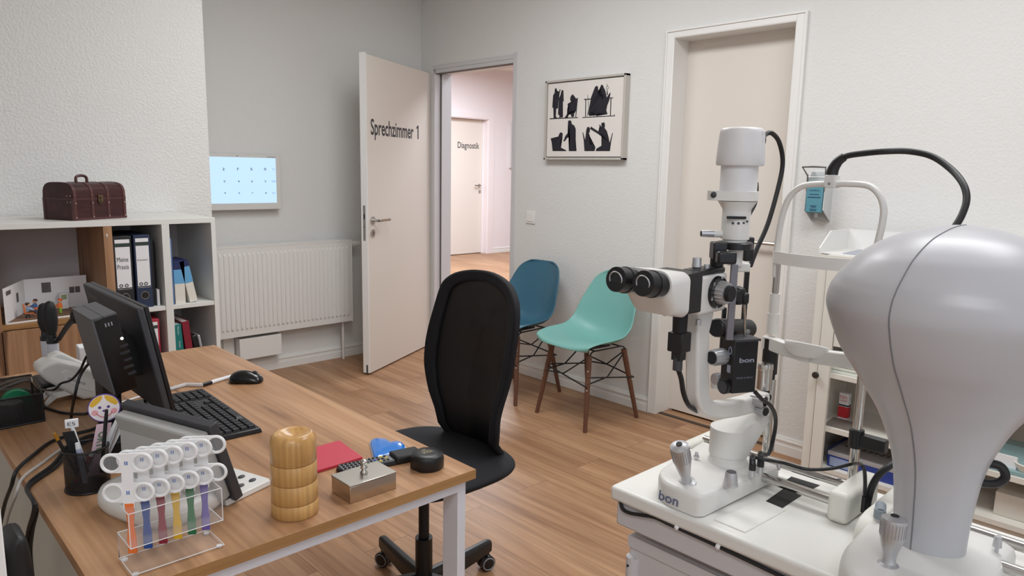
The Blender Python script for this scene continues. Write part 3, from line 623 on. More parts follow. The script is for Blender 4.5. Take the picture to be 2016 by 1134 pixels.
# ------------------------------------------------------------------ waiting chairs
def shell_chair(name, label, x, y, rz, col):
    """local: +x is forward, seat front lip at 0.455 m"""
    t = thing(name, label, 'chair', (x, y, 0), rz, 'shell chairs along the right wall')
    m_ = mat('shell_' + name, col, .42)
    # centre line profile (x forward, z up, half width)
    prof = [(.250, .440, .200), (.232, .457, .215), (.15, .456, .232), (.05, .440, .240), (-.05, .428, .238), (-.115, .435, .236), (-.160, .470, .232), (-.185, .53, .226), (-.205, .61, .216), (-.225, .69, .200), (-.245, .765, .172), (-.255, .800, .135), (-.259, .818, .085)]
    def P(u, v):
        f = v * (len(prof) - 1); i = min(int(f), len(prof) - 2); k = f - i
        g = [max(i - 1, 0), i, i + 1, min(i + 2, len(prof) - 1)]
        def cr(j):
            a_, b_, c_, d_ = (prof[q][j] for q in g); return .5 * (2 * b_ + (c_ - a_) * k + (2 * a_ - 5 * b_ + 4 * c_ - d_) * k * k + (3 * b_ - a_ - 3 * c_ + d_) * k ** 3)
        x_, z_, w_ = cr(0), cr(1), cr(2); s = u * 2 - 1
        yy = w_ * s; e = abs(s) ** 2.2
        st = lambda a_, b_: (lambda q: q * q * (3 - 2 * q))(max(0, min(1, (v - a_) / (b_ - a_))))
        up = .072 * e * st(0, .38) * (1 - st(.45, .78)); fwd = .078 * e * st(.15, .45) * (1 - .65 * st(.6, 1))
        x_ += fwd - .045 * abs(s) ** 3 * (1 - st(0, .16)); z_ += up
        return (x_, yy, z_)
    mb = MB(); mb.surf(P, 25, 37); o = out('seat_shell', mb, m_, t, solid=.009, sub=1, fix=False)
    LEG = mat('dark_walnut', rgb(112, 74, 56), .45, var=.35, bscale=40)
    tops = ((.145, .15), (.145, -.15), (-.125, .15), (-.125, -.15)); feet = ((.205, .200), (.205, -.200), (-.205, .200), (-.205, -.200))
    for (a_, b_), (c_, d_) in zip(tops, feet):
        lg = out('leg', MB().cyl((c_, d_, .0), (a_, b_, .405), .0115, .0165, 16), LEG, t, label='dark walnut leg')
        for k in (.55, .8):
            q = Vector((c_ + (a_ - c_) * k, d_ + (b_ - d_) * k, .405 * k)); sg = Vector((.012 if c_ > 0 else -.012, .008 if d_ > 0 else -.008, 0)); out('bolt', MB().ball(q + sg, .0058, n=10), METAL, lg)
    mb = MB(); W_ = .0042
    for s in (-1, 1):
        mb.tube([(.10, s * .15, .425), (.135, s * .155, .418), (.150, s * .155, .38)], W_, 6, 3); mb.tube([(-.10, s * .15, .425), (-.125, s * .152, .415), (-.135, s * .152, .38)], W_, 6, 3)
        mb.tube([(.10, s * .15, .424), (-.10, s * .15, .424)], W_, 6, 1)
        mb.tube([(.172, s * .174, .292), (-.184, s * .182, .240)], W_, 6, 1); mb.tube([(.178, s * .178, .255), (.02, s * .172, .272), (-.128, s * .156, .392)], W_, 6, 1)
    for c_ in (-1, 1):
        mb.tube([(c_ * .172, -.174, .292), (c_ * .184, .182, .240)], W_, 6, 1); mb.tube([(c_ * .178, -.178, .255), (c_ * .170, -.02, .272), (c_ * .142, .140, .392)], W_, 6, 1)
        mb.tube([(c_ * .10, .15, .424), (c_ * .10, -.15, .424)], W_, 6, 1)
    out('wire_brace', mb, BLACK, t, label='black wire bracing')
    out('mount', MB().box(-.11, .11, -.06, .06, .405, .424), BLACK, t)
    return t
shell_chair('mint_shell_chair', 'mint green shell chair with dark wooden legs beside the closed door', -.325, -2.035, math.radians(175), rgb(124, 182, 175))
shell_chair('blue_shell_chair', 'petrol blue shell chair with dark wooden legs nearer the open door', -.33, -1.44, math.radians(183), rgb(56, 104, 126))
# ------------------------------------------------------------------ desk
zD = .735; DX0, DX1, DY0, DY1 = -3.155, -2.417, -3.489, -2.024
t = thing('desk', 'oak topped office desk on a white steel frame', 'desk', ((DX0 + DX1) / 2, (DY0 + DY1) / 2, 0))
DX = OAKX
top = out('desk_top', MB().box(DX0, DX1, DY0, DY1, zD - .021, zD), DESKW, t, world=True, bev=.0008)
out('edge_band', MB().box(DX0, DX1, DY0 - .0012, DY0, zD - .021, zD - .0005), DX, top, world=True, label='oak edge band')
FRM = mat('white_powder_coat', rgb(226, 226, 232), .4)
for ya in (DY0 + .012, DY1 - .062):
    out('leg_bar', MB().box(DX0 + .02, DX1 - .018, ya, ya + .028, zD - .047, zD - .021), FRM, t, world=True, bev=.001)
    for xa in (DX0 + .02, DX1 - .018 - .022):
        out('leg', MB().box(xa, xa + .022, ya, ya + .052, 0, zD - .047), FRM, t, world=True, bev=.001)
for xa in (DX0 + .10, DX1 - .14): out('frame_rail', MB().box(xa, xa + .04, DY0 + .04, DY1 - .04, zD - .046, zD - .021), FRM, t, world=True)
out('modesty_panel', MB().box(DX0 + .042, DX0 + .06, DY0 + .064, DY1 - .064, .05, zD - .021), mat('modesty_panel_grey', rgb(206, 208, 200), .5), t, world=True, label='pale grey panel under the left desk edge')
# ------------------------------------------------------------------ office chair
ox, oy = -2.135, -2.918
FAB = mat('black_fabric', rgb(17, 18, 24), .85, bump=.15, bscale=900); BACKX = -1.95
t = thing('office_chair', 'black office swivel chair with tall mesh back at the desk', 'chair', (ox, oy, 0))
for k in range(5):
    a = math.radians(8.5 + 72 * k); ca, sa = math.cos(a), math.sin(a)
    def pr(r, s, z): return (r * ca - s * sa, r * sa + s * ca, z)
    mb = MB(); mb.loft([[pr(r, s * w_, z0 + dz) for s, dz in ((-1, 0), (1, 0), (1, h_ * .8), (.5, h_), (-.5, h_), (-1, h_ * .8))] for r, w_, z0, h_ in ((.02, .020, .055, .07), (.12, .019, .058, .06), (.30, .016, .062, .046), (.322, .014, .066, .038))])
    lg = out('star_leg', mb, BLACK, t, bev=.003)
    c = Vector(pr(.305, 0, 0)); b = a + 1.2 + k * .9; ax = Vector((math.cos(b), math.sin(b), 0)); mb = MB()
    for s in (-1, 1):
        mb.lathe([(0, 0), (.022, 0), (.027, .003), (.027, .014), (.022, .017), (0, .017)], c + Vector((0, 0, .0275)) + ax * (.006 if s > 0 else -.006), ax * s, 24)
    mb.cyl(c + Vector((0, 0, .03)), c + Vector((0, 0, .066)), .007); mb.cyl(c + Vector((0, 0, .0275)) - ax * .02, c + Vector((0, 0, .0275)) + ax * .02, .006)
    cs = out('caster', mb, BLACK, lg)
    for s in (-1, 1): mb = MB(); mb.ring(c + Vector((0, 0, .0275)) + ax * s * .0228, .021, .0022, ax.cross(Vector((0, 0, 1))), (0, 0, 1), 24, 6); out('caster_rim', mb, GREY, lg, label='grey caster rim')
out('column', MB().cyl((0, 0, .05), (0, 0, .245), .027), BLACK, t); out('gas_lift', MB().cyl((0, 0, .22), (0, 0, .43), .0165), MATTE, t)
mb = MB(); mb.box(-.10, .10, -.09, .09, .430, .478); mb.tube([(.03, .08, .44), (.03, .17, .437), (.03, .25, .425)], .006)
out('seat_mechanism', mb, BLACK, t, bev=.004)
def sq(a, p): return math.copysign(abs(a) ** p, a)
rings = []
for z, s in ((.476, .80), (.480, .93), (.490, .99), (.502, 1.0), (.511, .95), (.515, .82), (.516, .5), (.515, .2)):
    rings.append([(.005 + .235 * s * sq(math.cos(2 * math.pi * i / 40), .62), .258 * s * sq(math.sin(2 * math.pi * i / 40), .62), z - .0 * (1 if math.cos(2 * math.pi * i / 40) < -.7 else 0) * s) for i in range(40)])
out('seat', MB().loft(rings), FAB, t, sub=1, ang=80)
# backrest outline traced on its plane, then curved in depth
OUTL = [(870, 562), (884, 545), (905, 535), (935, 531), (965, 535), (990, 548), (1008, 568), (1018, 600), (1018, 640), (1012, 690), (1003, 745), (990, 790), (981, 825), (979, 862), (987, 893), (998, 915), (996, 926), (986, 932), (970, 928), (952, 916), (925, 895), (895, 872), (875, 842), (860, 805), (848, 760), (842, 715), (842, 680), (847, 645), (857, 605)]
def backx(y, z):   # lumbar curve of the back, metres forward of its plane
    d = 0
    d += .035 * math.exp(-((z - .62) / .12) ** 2) * -1
    d += .03 * max(0, (z - .8) / .27) ** 1.5
    d += .06 * max(0, (.56 - z) / .1)
    d -= .05 * (abs(y - (-2.93)) / .22) ** 2 * (1 if z > .5 else .4)
    return BACKX + .01 + d
ol = []
for u, v in OUTL:
    p = at(u, v, 0, BACKX)
    for _ in range(4): p = at(u, v, 0, backx(p.y, p.z))
    ol.append((p.y, p.z))
cy = sum(p[0] for p in ol) / len(ol)
def Pout(f):
    n = len(ol); k = f * n; i = int(k) % n; r = k - int(k); a, b, c, d = ol[i - 1], ol[i], ol[(i + 1) % n], ol[(i + 2) % n]
    return [.5 * (2 * b[j] + (c[j] - a[j]) * r + (2 * a[j] - 5 * b[j] + 4 * c[j] - d[j]) * r * r + (3 * b[j] - a[j] - 3 * c[j] + d[j]) * r ** 3) for j in (0, 1)]
def backsurf(s0, s1, dx, nr=10, n=84):
    mb = MB()
    cen = (-2.925, .78)
    def fn(u, v):
        q = Pout(u % 1); s = s0 + (s1 - s0) * v; cz = min(max(q[1], .62), .92); cz = .78 + (cz - .78) * .9
        y = cen[0] + (q[0] - cen[0]) * s; z = cz + (q[1] - cz) * s
        return (backx(y, z) + dx, y, z)
    mb.surf(fn, n, nr, closed_u=True); return mb
fr = backsurf(1.0, .80, 0, 5); out('back_frame', fr, FAB, t, world=True, solid=.018, ang=80, bev=0)
mm = backsurf(.81, .0, .004, 12); out('mesh_back', mm, meshmat('black_mesh', rgb(13, 13, 16), 1500, .6, .99), t, world=True, ang=80, fix=False)
p0 = Vector((ox + .08, oy, .45)); mb = MB()
mb.loft([[(x, oy + s * w_, z + dz) for s, dz in ((-1, -.012), (1, -.012), (1, .012), (-1, .012))] for x, z, w_ in ((ox + .06, .44, .035), (ox + .24, .44, .035))]); mb.box(ox + .215, ox + .24, oy - .035, oy + .035, .43, .76)
out('back_bar', mb, BLACK, t, world=True, bev=.004)
# ------------------------------------------------------------------ on the desk: computer
def d_at(u, v, dz=0): return at(u, v, 2, zD + dz)
MY0, MY1 = -2.894, -2.430
t = thing('computer_monitor', 'black computer monitor seen from behind, standing on the desk', 'monitor', (-2.87, -2.66, zD))
MT = mat('monitor_back', rgb(60, 61, 65), .5, bump=.02, bscale=600)
xb, xt, zb, zt_ = -2.849, -2.897, .800, 1.062
def mon(off, off2, y0, y1, s0=0, s1=1):
    mb = MB(); x0, z0 = xb + (xt - xb) * s0, zb + (zt_ - zb) * s0; x1, z1 = xb + (xt - xb) * s1, zb + (zt_ - zb) * s1
    d = Vector((zt_ - zb, 0, xb - xt)).normalized()
    mb.loft([[Vector((x, y, z)) + d * o for y in (y0, y1) for o in ((off, off2) if y == y0 else (off2, off))] for x, z in ((x0, z0), (x1, z1))]); return mb
sh = out('rear_shell', mon(-.016, .0, MY0, MY1), MT, t, world=True, bev=.004)
out('bezel', mon(.0002, .010, MY0 + .001, MY1 - .001, .003, .997), BLACK, t, world=True, bev=.002)
out('display_panel', mon(.0102, .0108, MY0 + .012, MY1 - .012, .05, .96), mat('dark_display', rgb(40, 52, 66), .2), t, world=True)
dn = Vector((zt_ - zb, 0, xb - xt)).normalized(); du = Vector((xt - xb, 0, zt_ - zb)).normalized()
o = Vector((xb, MY1 - .04, zb)) + du * .235 - dn * .0165
text('lenovo', o, (0, -1, 0), du, .016, mat('pale_lettering', rgb(120, 121, 124), .5), sh, width=.085, label='pale grey lettering')
mb = MB(); mb.box(-2.945, -2.905, -2.70, -2.62, zD + .01, .96); out('stand_column', mb, BLACK, t, world=True, bev=.004)
mb = MB(); mb.prism([(-2.95, -2.74), (-2.78, -2.76), (-2.78, -2.55), (-2.95, -2.57)], zD + .0005, zD + .012); out('stand_foot', mb, BLACK, t, world=True, bev=.003)
mb = MB(); mb.box(-2.955, -2.875, -2.80, -2.60, .88, .98); out('vesa_mount', mb, BLACK, t, world=True, bev=.003)
# mini computer on its mount behind the panel
Mp = Matrix.Translation((-2.972, -2.942, .885)) @ Matrix.Rotation(-.19, 4, 'Y')
t2 = thing('mini_computer', 'black mini computer with a white power light mounted behind the monitor', 'computer', (-2.972, -2.942, .885))
def tin(mb): return T(mb, Mp)
out('case', tin(MB().box(-.004, .040, .004, .165, 0, .172)), BLACK, t2, world=True, bev=.003)
out('side_cover', tin(MB().box(-.010, -.004, .002, .165, 0, .172)), mat('pc_grey', rgb(92, 93, 97), .5), t2, world=True, bev=.002)
mb = MB(); mb.box(-.010, .012, .002, .165, .172, .176); mb.box(.013, .040, .002, .165, .172, .176); out('top_cover', tin(mb), mat('pc_top_grey', rgb(86, 87, 90), .5), t2, world=True)
fpn = out('front_panel', tin(MB().box(-.006, .040, 0, .004, 0, .172)), mat('gloss_black', rgb(12, 13, 17), .15), t2, world=True, bev=.001)
out('power_light', tin(MB().cyl((.036, .0002, .118), (.036, -.0006, .118), .003, n=12)), mat('white_led', (1, 1, 1, 1), .5, emit=3), fpn, world=True, label='small white power light')
mb = MB()
for k, z in enumerate((.098, .083, .066, .05, .034)): mb.box(.028 - .004 * (k % 2), .044, -.0006, .0005, z, z + .006)
out('port', tin(mb), mat('port_dark', rgb(34, 34, 38), .5), fpn, world=True)
mb = MB()
for k in range(3): mb.box(.012 + .006 * k, .0145 + .006 * k, -.0005, .0003, .152, .160)
out('maker_mark', tin(mb), mat('pale_mark', rgb(150, 150, 155), .5), fpn, world=True)
# keyboard
kr = d_at(517, 842, .012); kf = d_at(400, 763, .012); ky = math.atan2(kf.y - kr.y, kf.x - kr.x) - math.pi / 2
t = thing('keyboard', 'black computer keyboard lying in front of the monitor', 'keyboard', (kr.x, kr.y, zD), ky)
KL = (kf - kr).length; KW = .135
out('tray', MB().prism([(0, 0), (0, KL), (-KW, KL), (-KW, 0)], .0005, .012, top=[(-.004, .003), (-.004, KL - .003), (-KW + .003, KL - .003), (-KW + .003, .003)]), BLACK, t, bev=.002)
KEY = mat('keycap', rgb(30, 31, 34), .42); pit = (KL - .022) / 20.5
proto = None
def keycap(wx, wy):
    mb = MB(); mb.prism([(-wx / 2, -wy / 2), (wx / 2, -wy / 2), (wx / 2, wy / 2), (-wx / 2, wy / 2)], 0, .0055, top=[(-wx * .40, -wy * .40), (wx * .40, -wy * .40), (wx * .40, wy * .40), (-wx * .40, wy * .40)]); return mb
kw = .0182; proto = out('key', keycap(kw * .9, pit * .9), KEY, t); proto.location = (-.020, .012 + pit / 2, .0118)
for r in range(6):
    for c in range(20):
        if (r, c) == (0, 0): continue
        if c in (15,) or (c in (12, 13, 14) and r in (2,)) or (c in (12, 14) and r == 1) or (r == 0 and 4 <= c <= 8): continue
        if r == 5 and c in (1, 6, 11, 16, 17, 18, 19): continue
        o = proto.copy(); COL.objects.link(o); o.parent = t; o.location = (-.020 - r * .0192, .011 + pit * (c + .5), .0118)
out('space_bar', keycap(kw * .9, pit * 4.8), KEY, t).location = (-.020, .011 + pit * 6.5, .0118)
# mouse
mp = d_at(485, 752); t = thing('computer_mouse', 'black computer mouse at the far right edge of the desk', 'mouse', (mp.x, mp.y, zD), math.radians(-42))
rings = []
for s, w_, h_ in ((-1, .25, .3), (-.93, .62, .55), (-.75, .88, .8), (-.4, 1, 1), (0, .96, 1.0), (.4, .92, .86), (.75, .84, .66), (.93, .62, .46), (1, .28, .3)):
    rings.append([(s * .050, w_ * .031 * math.cos(a), .0008 + max(0, h_ * .036 * math.sin(a)) if math.sin(a) > 0 else .0008) for a in [math.pi * k / 12 for k in range(13)]])
out('shell', MB().loft(rings), mat('mouse_gloss', rgb(20, 21, 24), .22), t, sub=1, ang=60)
out('wheel', MB().cyl((.026, -.004, .027), (.026, .004, .027), .008), DGREY, t)
# pen with coiled cord
a = d_at(398, 758, .006); b = d_at(468, 737, .006); dd = (b - a).normalized(); zz = Vector((0, 0, .0065))
t = thing('corded_pen', 'white pen with black grip beside the mouse, coiled white cord at its end', 'pen', (a.x, a.y, zD))
out('grip', MB().cyl(a, a + dd * .032, .0055, .006), BLACK, t, world=True); out('barrel', MB().cyl(a + dd * .032, b, .006, .005), PAPER, t, world=True)
e = d_at(300, 776, .006); c1 = d_at(365, 757, .006); path = [a + (c1 - a) * (k / 20) for k in range(20)] + [c1 + (e - c1) * (k / 30) for k in range(31)]
mb = MB(); hp = []
for i in range(len(path) * 8 - 8):
    k = i / 8; q = path[int(k)].lerp(path[min(int(k) + 1, len(path) - 1)], k - int(k)); th = i * math.pi / 4 * 1.0
    nrm_ = Vector((-dd.y, dd.x, 0)); hp.append(q + nrm_ * .0045 * math.cos(th) + Vector((0, 0, .0045 * math.sin(th))))
mb.tube(hp, .0014, 5, 1); out('coiled_cord', mb, PAPER, t, world=True)
mb = MB(); mb.tube([(l[0], l[1], zD + .004) for l in (d_at(300, 776), d_at(255, 790), d_at(225, 800))], .003); out('cord_end', mb, PAPER, t, world=True)
# ------------------------------------------------------------------ near right corner of the desk
n0 = d_at(582, 1028); vd = ray(582, 1000); vd = Vector((vd.x, vd.y, 0)).normalized(); c = n0 + vd * .0435
t = thing('wooden_canister', 'round turned wooden canister of stacked rings on the desk', 'canister', (c.x, c.y, zD))
TW = wood('turned_wood', rgb(182, 136, 80), rgb(204, 158, 98), rgb(218, 176, 116), 2, 1.6, .3); TW.node_tree.nodes['Principled BSDF'].inputs['Coat Weight'].default_value = .1
R_ = .0435; hs = [0, .0275, .0655, .103, .159]
for i in range(4):
    a, b = hs[i], hs[i + 1]; r = R_ - .0005 * i
    if i < 3: pf = [(0, a + .0004), (r - .001, a + .0004), (r, a + .0014), (r, b - .0014), (r - .001, b - .0004), (0, b - .0004)]
    else: pf = [(0, a + .0004), (r - .001, a + .0004), (r, a + .0014), (r, b - .016), (r - .002, b - .008), (r - .007, b - .002), (r - .012, b), (r - .018, b - .003), (r - .028, b - .008), (0, b - .010)]
    out(['foot_ring', 'middle_ring', 'middle_ring', 'lid'][i], MB().lathe(pf, n=48), TW, t, ang=50)
# red booklet
q0, q1, q2 = d_at(714, 905), d_at(668, 872), d_at(612, 936)
t = thing('red_booklet', 'flat red booklet lying behind the wooden canister', 'booklet', (q1.x, q1.y, zD))
mb = MB(); q3 = q1 + (q2 - q0); mb.prism([(p.x, p.y) for p in (q0, q1, q3, q2)], zD + .0004, zD + .007)
out('cover', mb, mat('booklet_red', rgb(196, 52, 74), .45), t, world=True, bev=.001)
# heart pad
HP = [(825, 185), (832, 165), (850, 154), (890, 150), (935, 156), (960, 172), (980, 182), (1020, 172), (1055, 180), (1074, 205), (1070, 240), (1030, 258), (970, 270), (920, 290), (880, 300), (858, 300), (846, 265), (834, 222)]
pp = [d_at(500 + x / 3.611, 820 + y / 3.611, .006) for x, y in HP]; c = sum(pp, Vector()) / len(pp)
t = thing('gel_pad', 'glossy blue heart shaped gel pad behind the remote control', 'gel pad', (c.x, c.y, zD))
mb = MB(); mb.loft([[(c.x + (p.x - c.x) * s, c.y + (p.y - c.y) * s, zD + z) for p in pp] for s, z in ((.97, .0005), (1, .003), (.98, .006), (.85, .0085), (.5, .0098), (.15, .0100))])
out('gel', mb, mat('gel_blue', rgb(48, 128, 216), .12, coat=.5), t, world=True, ang=70)
out('backing', MB().prism([(c.x + (p.x - c.x) * 1.04, c.y + (p.y - c.y) * 1.04) for p in pp], zD + .0002, zD + .0025), mat('backing_film', rgb(186, 196, 206), .3), t, world=True)
# remote control with a black head
A = d_at(657, 927); B = d_at(818, 893); ex = (B - A).normalized(); ey = Vector((-ex.y, ex.x, 0)); L_ = (B - A).length
A = A - ey * .040
t = thing('remote_control', 'long black keypad remote lying between the steel box and the heart pad', 'remote', (A.x, A.y, zD), math.atan2(ex.y, ex.x))
out('body', MB().prism([(0.004, 0), (L_, 0), (L_, .042), (.004, .042), (0, .021)], .0005, .012, top=[(.01, .003), (L_, .003), (L_, .039), (.01, .039), (.004, .021)]), BLACK, t, bev=.003)
out('head', MB().box(L_ * .66, L_ * 1.0, -.003, .043, .0008, .019), MATTE, t, bev=.005)
out('keypad_plate', MB().box(L_ * .05, L_ * .64, .005, .037, .0118, .0126), mat('keypad_grey', rgb(120, 122, 124), .5), t)
mb = MB(); mb2 = MB(); mb3 = MB()
for i in range(12):
    for j in range(3):
        x = L_ * .08 + i * L_ * .046; y = .010 + j * .011; (mb2 if (i > 8 and (i + j) % 3 == 0) else mb3 if (i == 8 and j == 1) else mb).cyl((x, y, .0123), (x, y, .0148), .0033, .0027, 10)
out('button', mb, BLACK, t); out('button', mb2, mat('button_yellow', rgb(212, 186, 60), .5), t, label='yellow buttons'); out('button', mb3, mat('button_blue', rgb(70, 96, 170), .5), t, label='blue button')
# black lens case
c = (d_at(812, 925) + d_at(875, 925)) / 2 + Vector((.008, .014, 0)); t = thing('lens_case', 'black rounded lens case with gold lettering at the near desk corner', 'case', (c.x, c.y, zD), math.radians(-42))
poly = [(.036 * math.cos(a), .036 * math.sin(a)) for a in [math.pi * (k / 14 - .5) for k in range(15)]] + [(-.012, .036), (-.036, .016), (-.036, -.016), (-.012, -.036)]
mb = MB(); mb.loft([[(x * s, y * s, z) for x, y in poly] for s, z in ((.94, .0006), (1, .004), (1, .024), (.97, .030), (.9, .033), (.5, .034), (.1, .034))]); ob = out('case', mb, mat('case_black', rgb(20, 21, 24), .4), t, ang=60)
GOLD = mat('gold_print', rgb(200, 190, 150), .4)
Rz = Matrix.Rotation(math.radians(218), 4, 'Z'); ex_ = Rz @ Vector((1, 0, 0)); ey_ = Rz @ Vector((0, 1, 0)); o = Vector((0, 0, .0344))
text('VOLK', o - ex_ * .013 - ey_ * .004, ex_, ey_, .0085, GOLD, ob, width=.026, world=False, label='gold lettering'); text('DOUBLE ASPHERIC', o - ex_ * .012 - ey_ * .009, ex_, ey_, .0022, GOLD, ob, width=.024, world=False); text('90D', o - ex_ * .004 - ey_ * .016, ex_, ey_, .0042, GOLD, ob, width=.010, world=False)
# steel box with knob
x0, x1, y0, y1 = -2.712, -2.603, -3.459, -3.386; t = thing('steel_box', 'small brushed steel box with a knob on its lid', 'box', ((x0 + x1) / 2, (y0 + y1) / 2, zD))
ST = mat('brushed_steel', rgb(196, 188, 178), .22, 1, bump=.02, bscale=500)
out('body', MB().box(x0 + .001, x1 - .001, y0 + .001, y1 - .001, zD + .0004, zD + .034), ST, t, world=True, bev=.001)
ld = out('lid', MB().box(x0, x1, y0, y1, zD + .034, zD + .0375), mat('steel_lid', rgb(186, 182, 174), .34, 1, bump=.02, bscale=500), t, world=True, bev=.0012)
out('knob', MB().lathe([(0, 0), (.007, 0), (.008, .002), (.005, .006), (.0045, .008), (.0075, .012), (.005, .016), (.0042, .018), (.0072, .022), (.0076, .025), (.005, .028), (0, .029)], ((x0 + x1) / 2, (y0 + y1) / 2, zD + .0375), n=24), CHROME, ld, world=True, ang=70)
# ------------------------------------------------------------------ acrylic rack with flippers
ACR = mat('clear_acrylic', (.95, .95, .95, 1), .03, alpha=.06); EDGE = mat('acrylic_edge', rgb(222, 222, 222), .3)
ax0, ax1, af, ab = -3.101, -2.956, -3.456, -3.386; t = thing('flipper_rack', 'clear acrylic rack at the near edge of the desk', 'rack', ((ax0 + ax1) / 2, (af + ab) / 2, zD))
zm, zt2, th = zD + .049, zD + .106, .002
out('base_plate', MB().box(ax0, ax1, af, ab, zD + .003, zD + .003 + th), ACR, t, world=True)
out('back_plate', MB().box(ax0, ax1, ab - th, ab, zD + .005, zm), ACR, t, world=True)
out('middle_shelf', MB().box(ax0, ax1, af, ab, zm, zm + th), ACR, t, world=True)
out('front_plate', MB().box(ax0, ax1, af, af + th, zm + th, zt2), ACR, t, world=True)
out('top_shelf', MB().box(ax0, ax1, af, af + .045, zt2, zt2 + th), ACR, t, world=True)
mb = MB(); e_ = .0009
for y, z in ((af, zD + .004), (ab, zD + .004), (af, zm), (ab, zm), (af, zt2 + .001), (af + .045, zt2 + .001)): mb.tube([(ax0, y, z), (ax1, y, z)], e_, 6, 1)
for x in (ax0, ax1):
    mb.tube([(x, af, zD + .004), (x, ab, zD + .004), (x, ab, zm), (x, af, zm), (x, af, zt2), (x, af + .045, zt2)], e_, 6, 1)
out('polished_edge', mb, EDGE, t, world=True)
mb = MB()
for x in (ax0 + .006, ax1 - .006):
    for y in (af + .006, ab - .006): mb.cyl((x, y, zD + .0003), (x, y, zD + .003), .005, n=12)
out('foot', mb, EDGE, t, world=True)
FW_ = mat('flipper_white', rgb(240, 240, 240), .4); LENS = mat('lens_glass', (.9, .92, .95, 1), .05, alpha=.10)
ph = math.radians(35); fx = Vector((math.cos(ph), -math.sin(ph), 0)); fn_ = Vector((math.sin(ph), math.cos(ph), 0))
HC = [('orange', (236, 118, 48)), ('blue', (30, 72, 150)), ('dark red', (138, 26, 50)), ('yellow', (222, 178, 34)), ('green', (20, 112, 66)), ('violet', (106, 90, 170))]
flip = None
def flipper_parts(t):
    sx, z1_, z2_, R2, r2 = .0228, .024, .0735, .0142, .0026
    body = [(-.022, .019), (-.012, .010), (-.009, .002), (.009, .002), (.012, .010), (.022, .019), (.022, .049), (.013, .055), (.011, .060), (.013, .066), (.022, .070), (.022, .098), (-.022, .098), (-.022, .070), (-.013, .066), (-.011, .060), (-.013, .055), (-.022, .049)]
    mb = MB(); m4 = Matrix(((fx.x, 0, fn_.x, 0), (fx.y, 0, fn_.y, 0), (0, 1, 0, 0), (0, 0, 0, 1)))
    mb.prism([(-.0085, -.002), (.0085, -.002), (.0085, .089), (-.0085, .089)], -.0018, .0018, m4)
    for zc in (z1_, z2_):
        for s in (-1, 1):
            for q in (-1, 1):
                w1 = [(s * .0085, zc + q * .0055), (s * .0115, zc + q * .0095), (s * .0155, zc + q * .0130), (s * .0228, zc + q * .0158), (s * .0085, zc + q * .0158)]
                mb.prism(w1 if s * q > 0 else w1[::-1], -.0018, .0018, m4)
    for zc in (z1_, z2_):
        for s in (-1, 1):
            mb.ring(Vector((0, 0, zc)) + fx * s * sx, R2, r2, fx, (0, 0, 1), 32, 8)
            pass
    h = out('lens_holder', mb, FW_, t)
    for zc in (z1_, z2_):
        for s in (-1, 1):
            c_ = Vector((0, 0, zc)) + fx * s * sx; mb = MB(); mb.cyl(c_ - fn_ * .0006, c_ + fn_ * .0006, R2 - .001, n=28); out('lens', mb, LENS, h)
    mb = MB()
    for zc in (z1_ - .003, z2_ - .003): mb.prism([(-.003, zc), (-.001, zc), (-.001, zc + .006), (-.003, zc + .006)], -.0022, -.0019, m4); mb.prism([(.000, zc), (.002, zc), (.002, zc + .006), (.000, zc + .006)], -.0022, -.0019, m4)
    out('power_mark', mb, mat('blue_print', rgb(110, 130, 190), .6), h)
    mb = MB(); hp_ = [(-.0075, .006), (.0075, .006), (.0060, -.012), (.0045, -.03), (.0055, -.045), (.0068, -.055), (.0066, -.080), (-.0066, -.080), (-.0068, -.055), (-.0055, -.045), (-.0045, -.03), (-.0060, -.012)]
    mb.prism(hp_, -.0022, .0022, m4); return mb
for i, (nm, c3) in enumerate(HC):
    x = ax0 + .0105 + .0233 * i; t = thing('flipper', 'white lens flipper with %s handle standing in the acrylic rack' % nm, 'lens flipper', (x, af + .030, zt2), 0, 'lens flippers in the acrylic rack')
    mb = flipper_parts(t); out('handle', mb, mat('handle_' + nm.replace(' ', '_'), rgb(*c3), .4), t, bev=.001, label=nm + ' handle')
# ------------------------------------------------------------------ desk console
t = thing('desk_console', 'grey and white desktop instrument with slanted screen behind the flipper rack', 'instrument', (-2.98, -3.21, zD), math.radians(18.4))
LG = mat('console_grey', rgb(176, 177, 175), .45)
rings = []
for z, s in ((.0005, .86), (.012, .93), (.026, .93), (.038, .88), (.044, .75)):
    rings.append([(-.005 + .095 * s * sq(math.cos(2 * math.pi * k / 36), .7), -.01 + .125 * s * sq(math.sin(2 * math.pi * k / 36), .7), z) for k in range(36)])
out('base', MB().loft(rings), INST, t, ang=60)
def pan(a, b, y0, y1, z0, z1):
    mb = MB(); f = lambda z: .068 - (z - .012) * .315
    mb.loft([[(f(z) + d, y, z + d * .3) for y, d in ((y0, a), (y1, a), (y1, b), (y0, b))] for z in (z0, z1)]); return mb
out('screen_housing', pan(-.030, -.006, -.128, .116, .022, .166), LG, t, bev=.004)
mb = MB(); mb.loft([[(.0 - .02 * k, -.128 + .02 * k, z), (.0 - .02 * k, .116 - .03 * k, z), (.05, .116 - .03 * k, z), (.05, -.128 + .02 * k, z)] for z, k in ((.02, 1), (.13, 0))]); out('screen_back', mb, LG, t, bev=.004)
bz_ = out('screen_bezel', pan(-.006, .012, -.136, .124, .010, .176), DGREY, t, bev=.002, label='dark grey bezel')
out('screen', pan(.0122, .0126, -.122, .110, .03, .165), mat('dark_display', rgb(40, 52, 66), .2), bz_)
out('keypad', MB().prism([(.05, -.125), (.162, -.125), (.168, -.115), (.168, .085), (.162, .095), (.05, .095)], .0005, .012, top=[(.05, -.123), (.160, -.123), (.165, -.114), (.165, .084), (.160, .093), (.05, .093)]), INST, t, bev=.002)
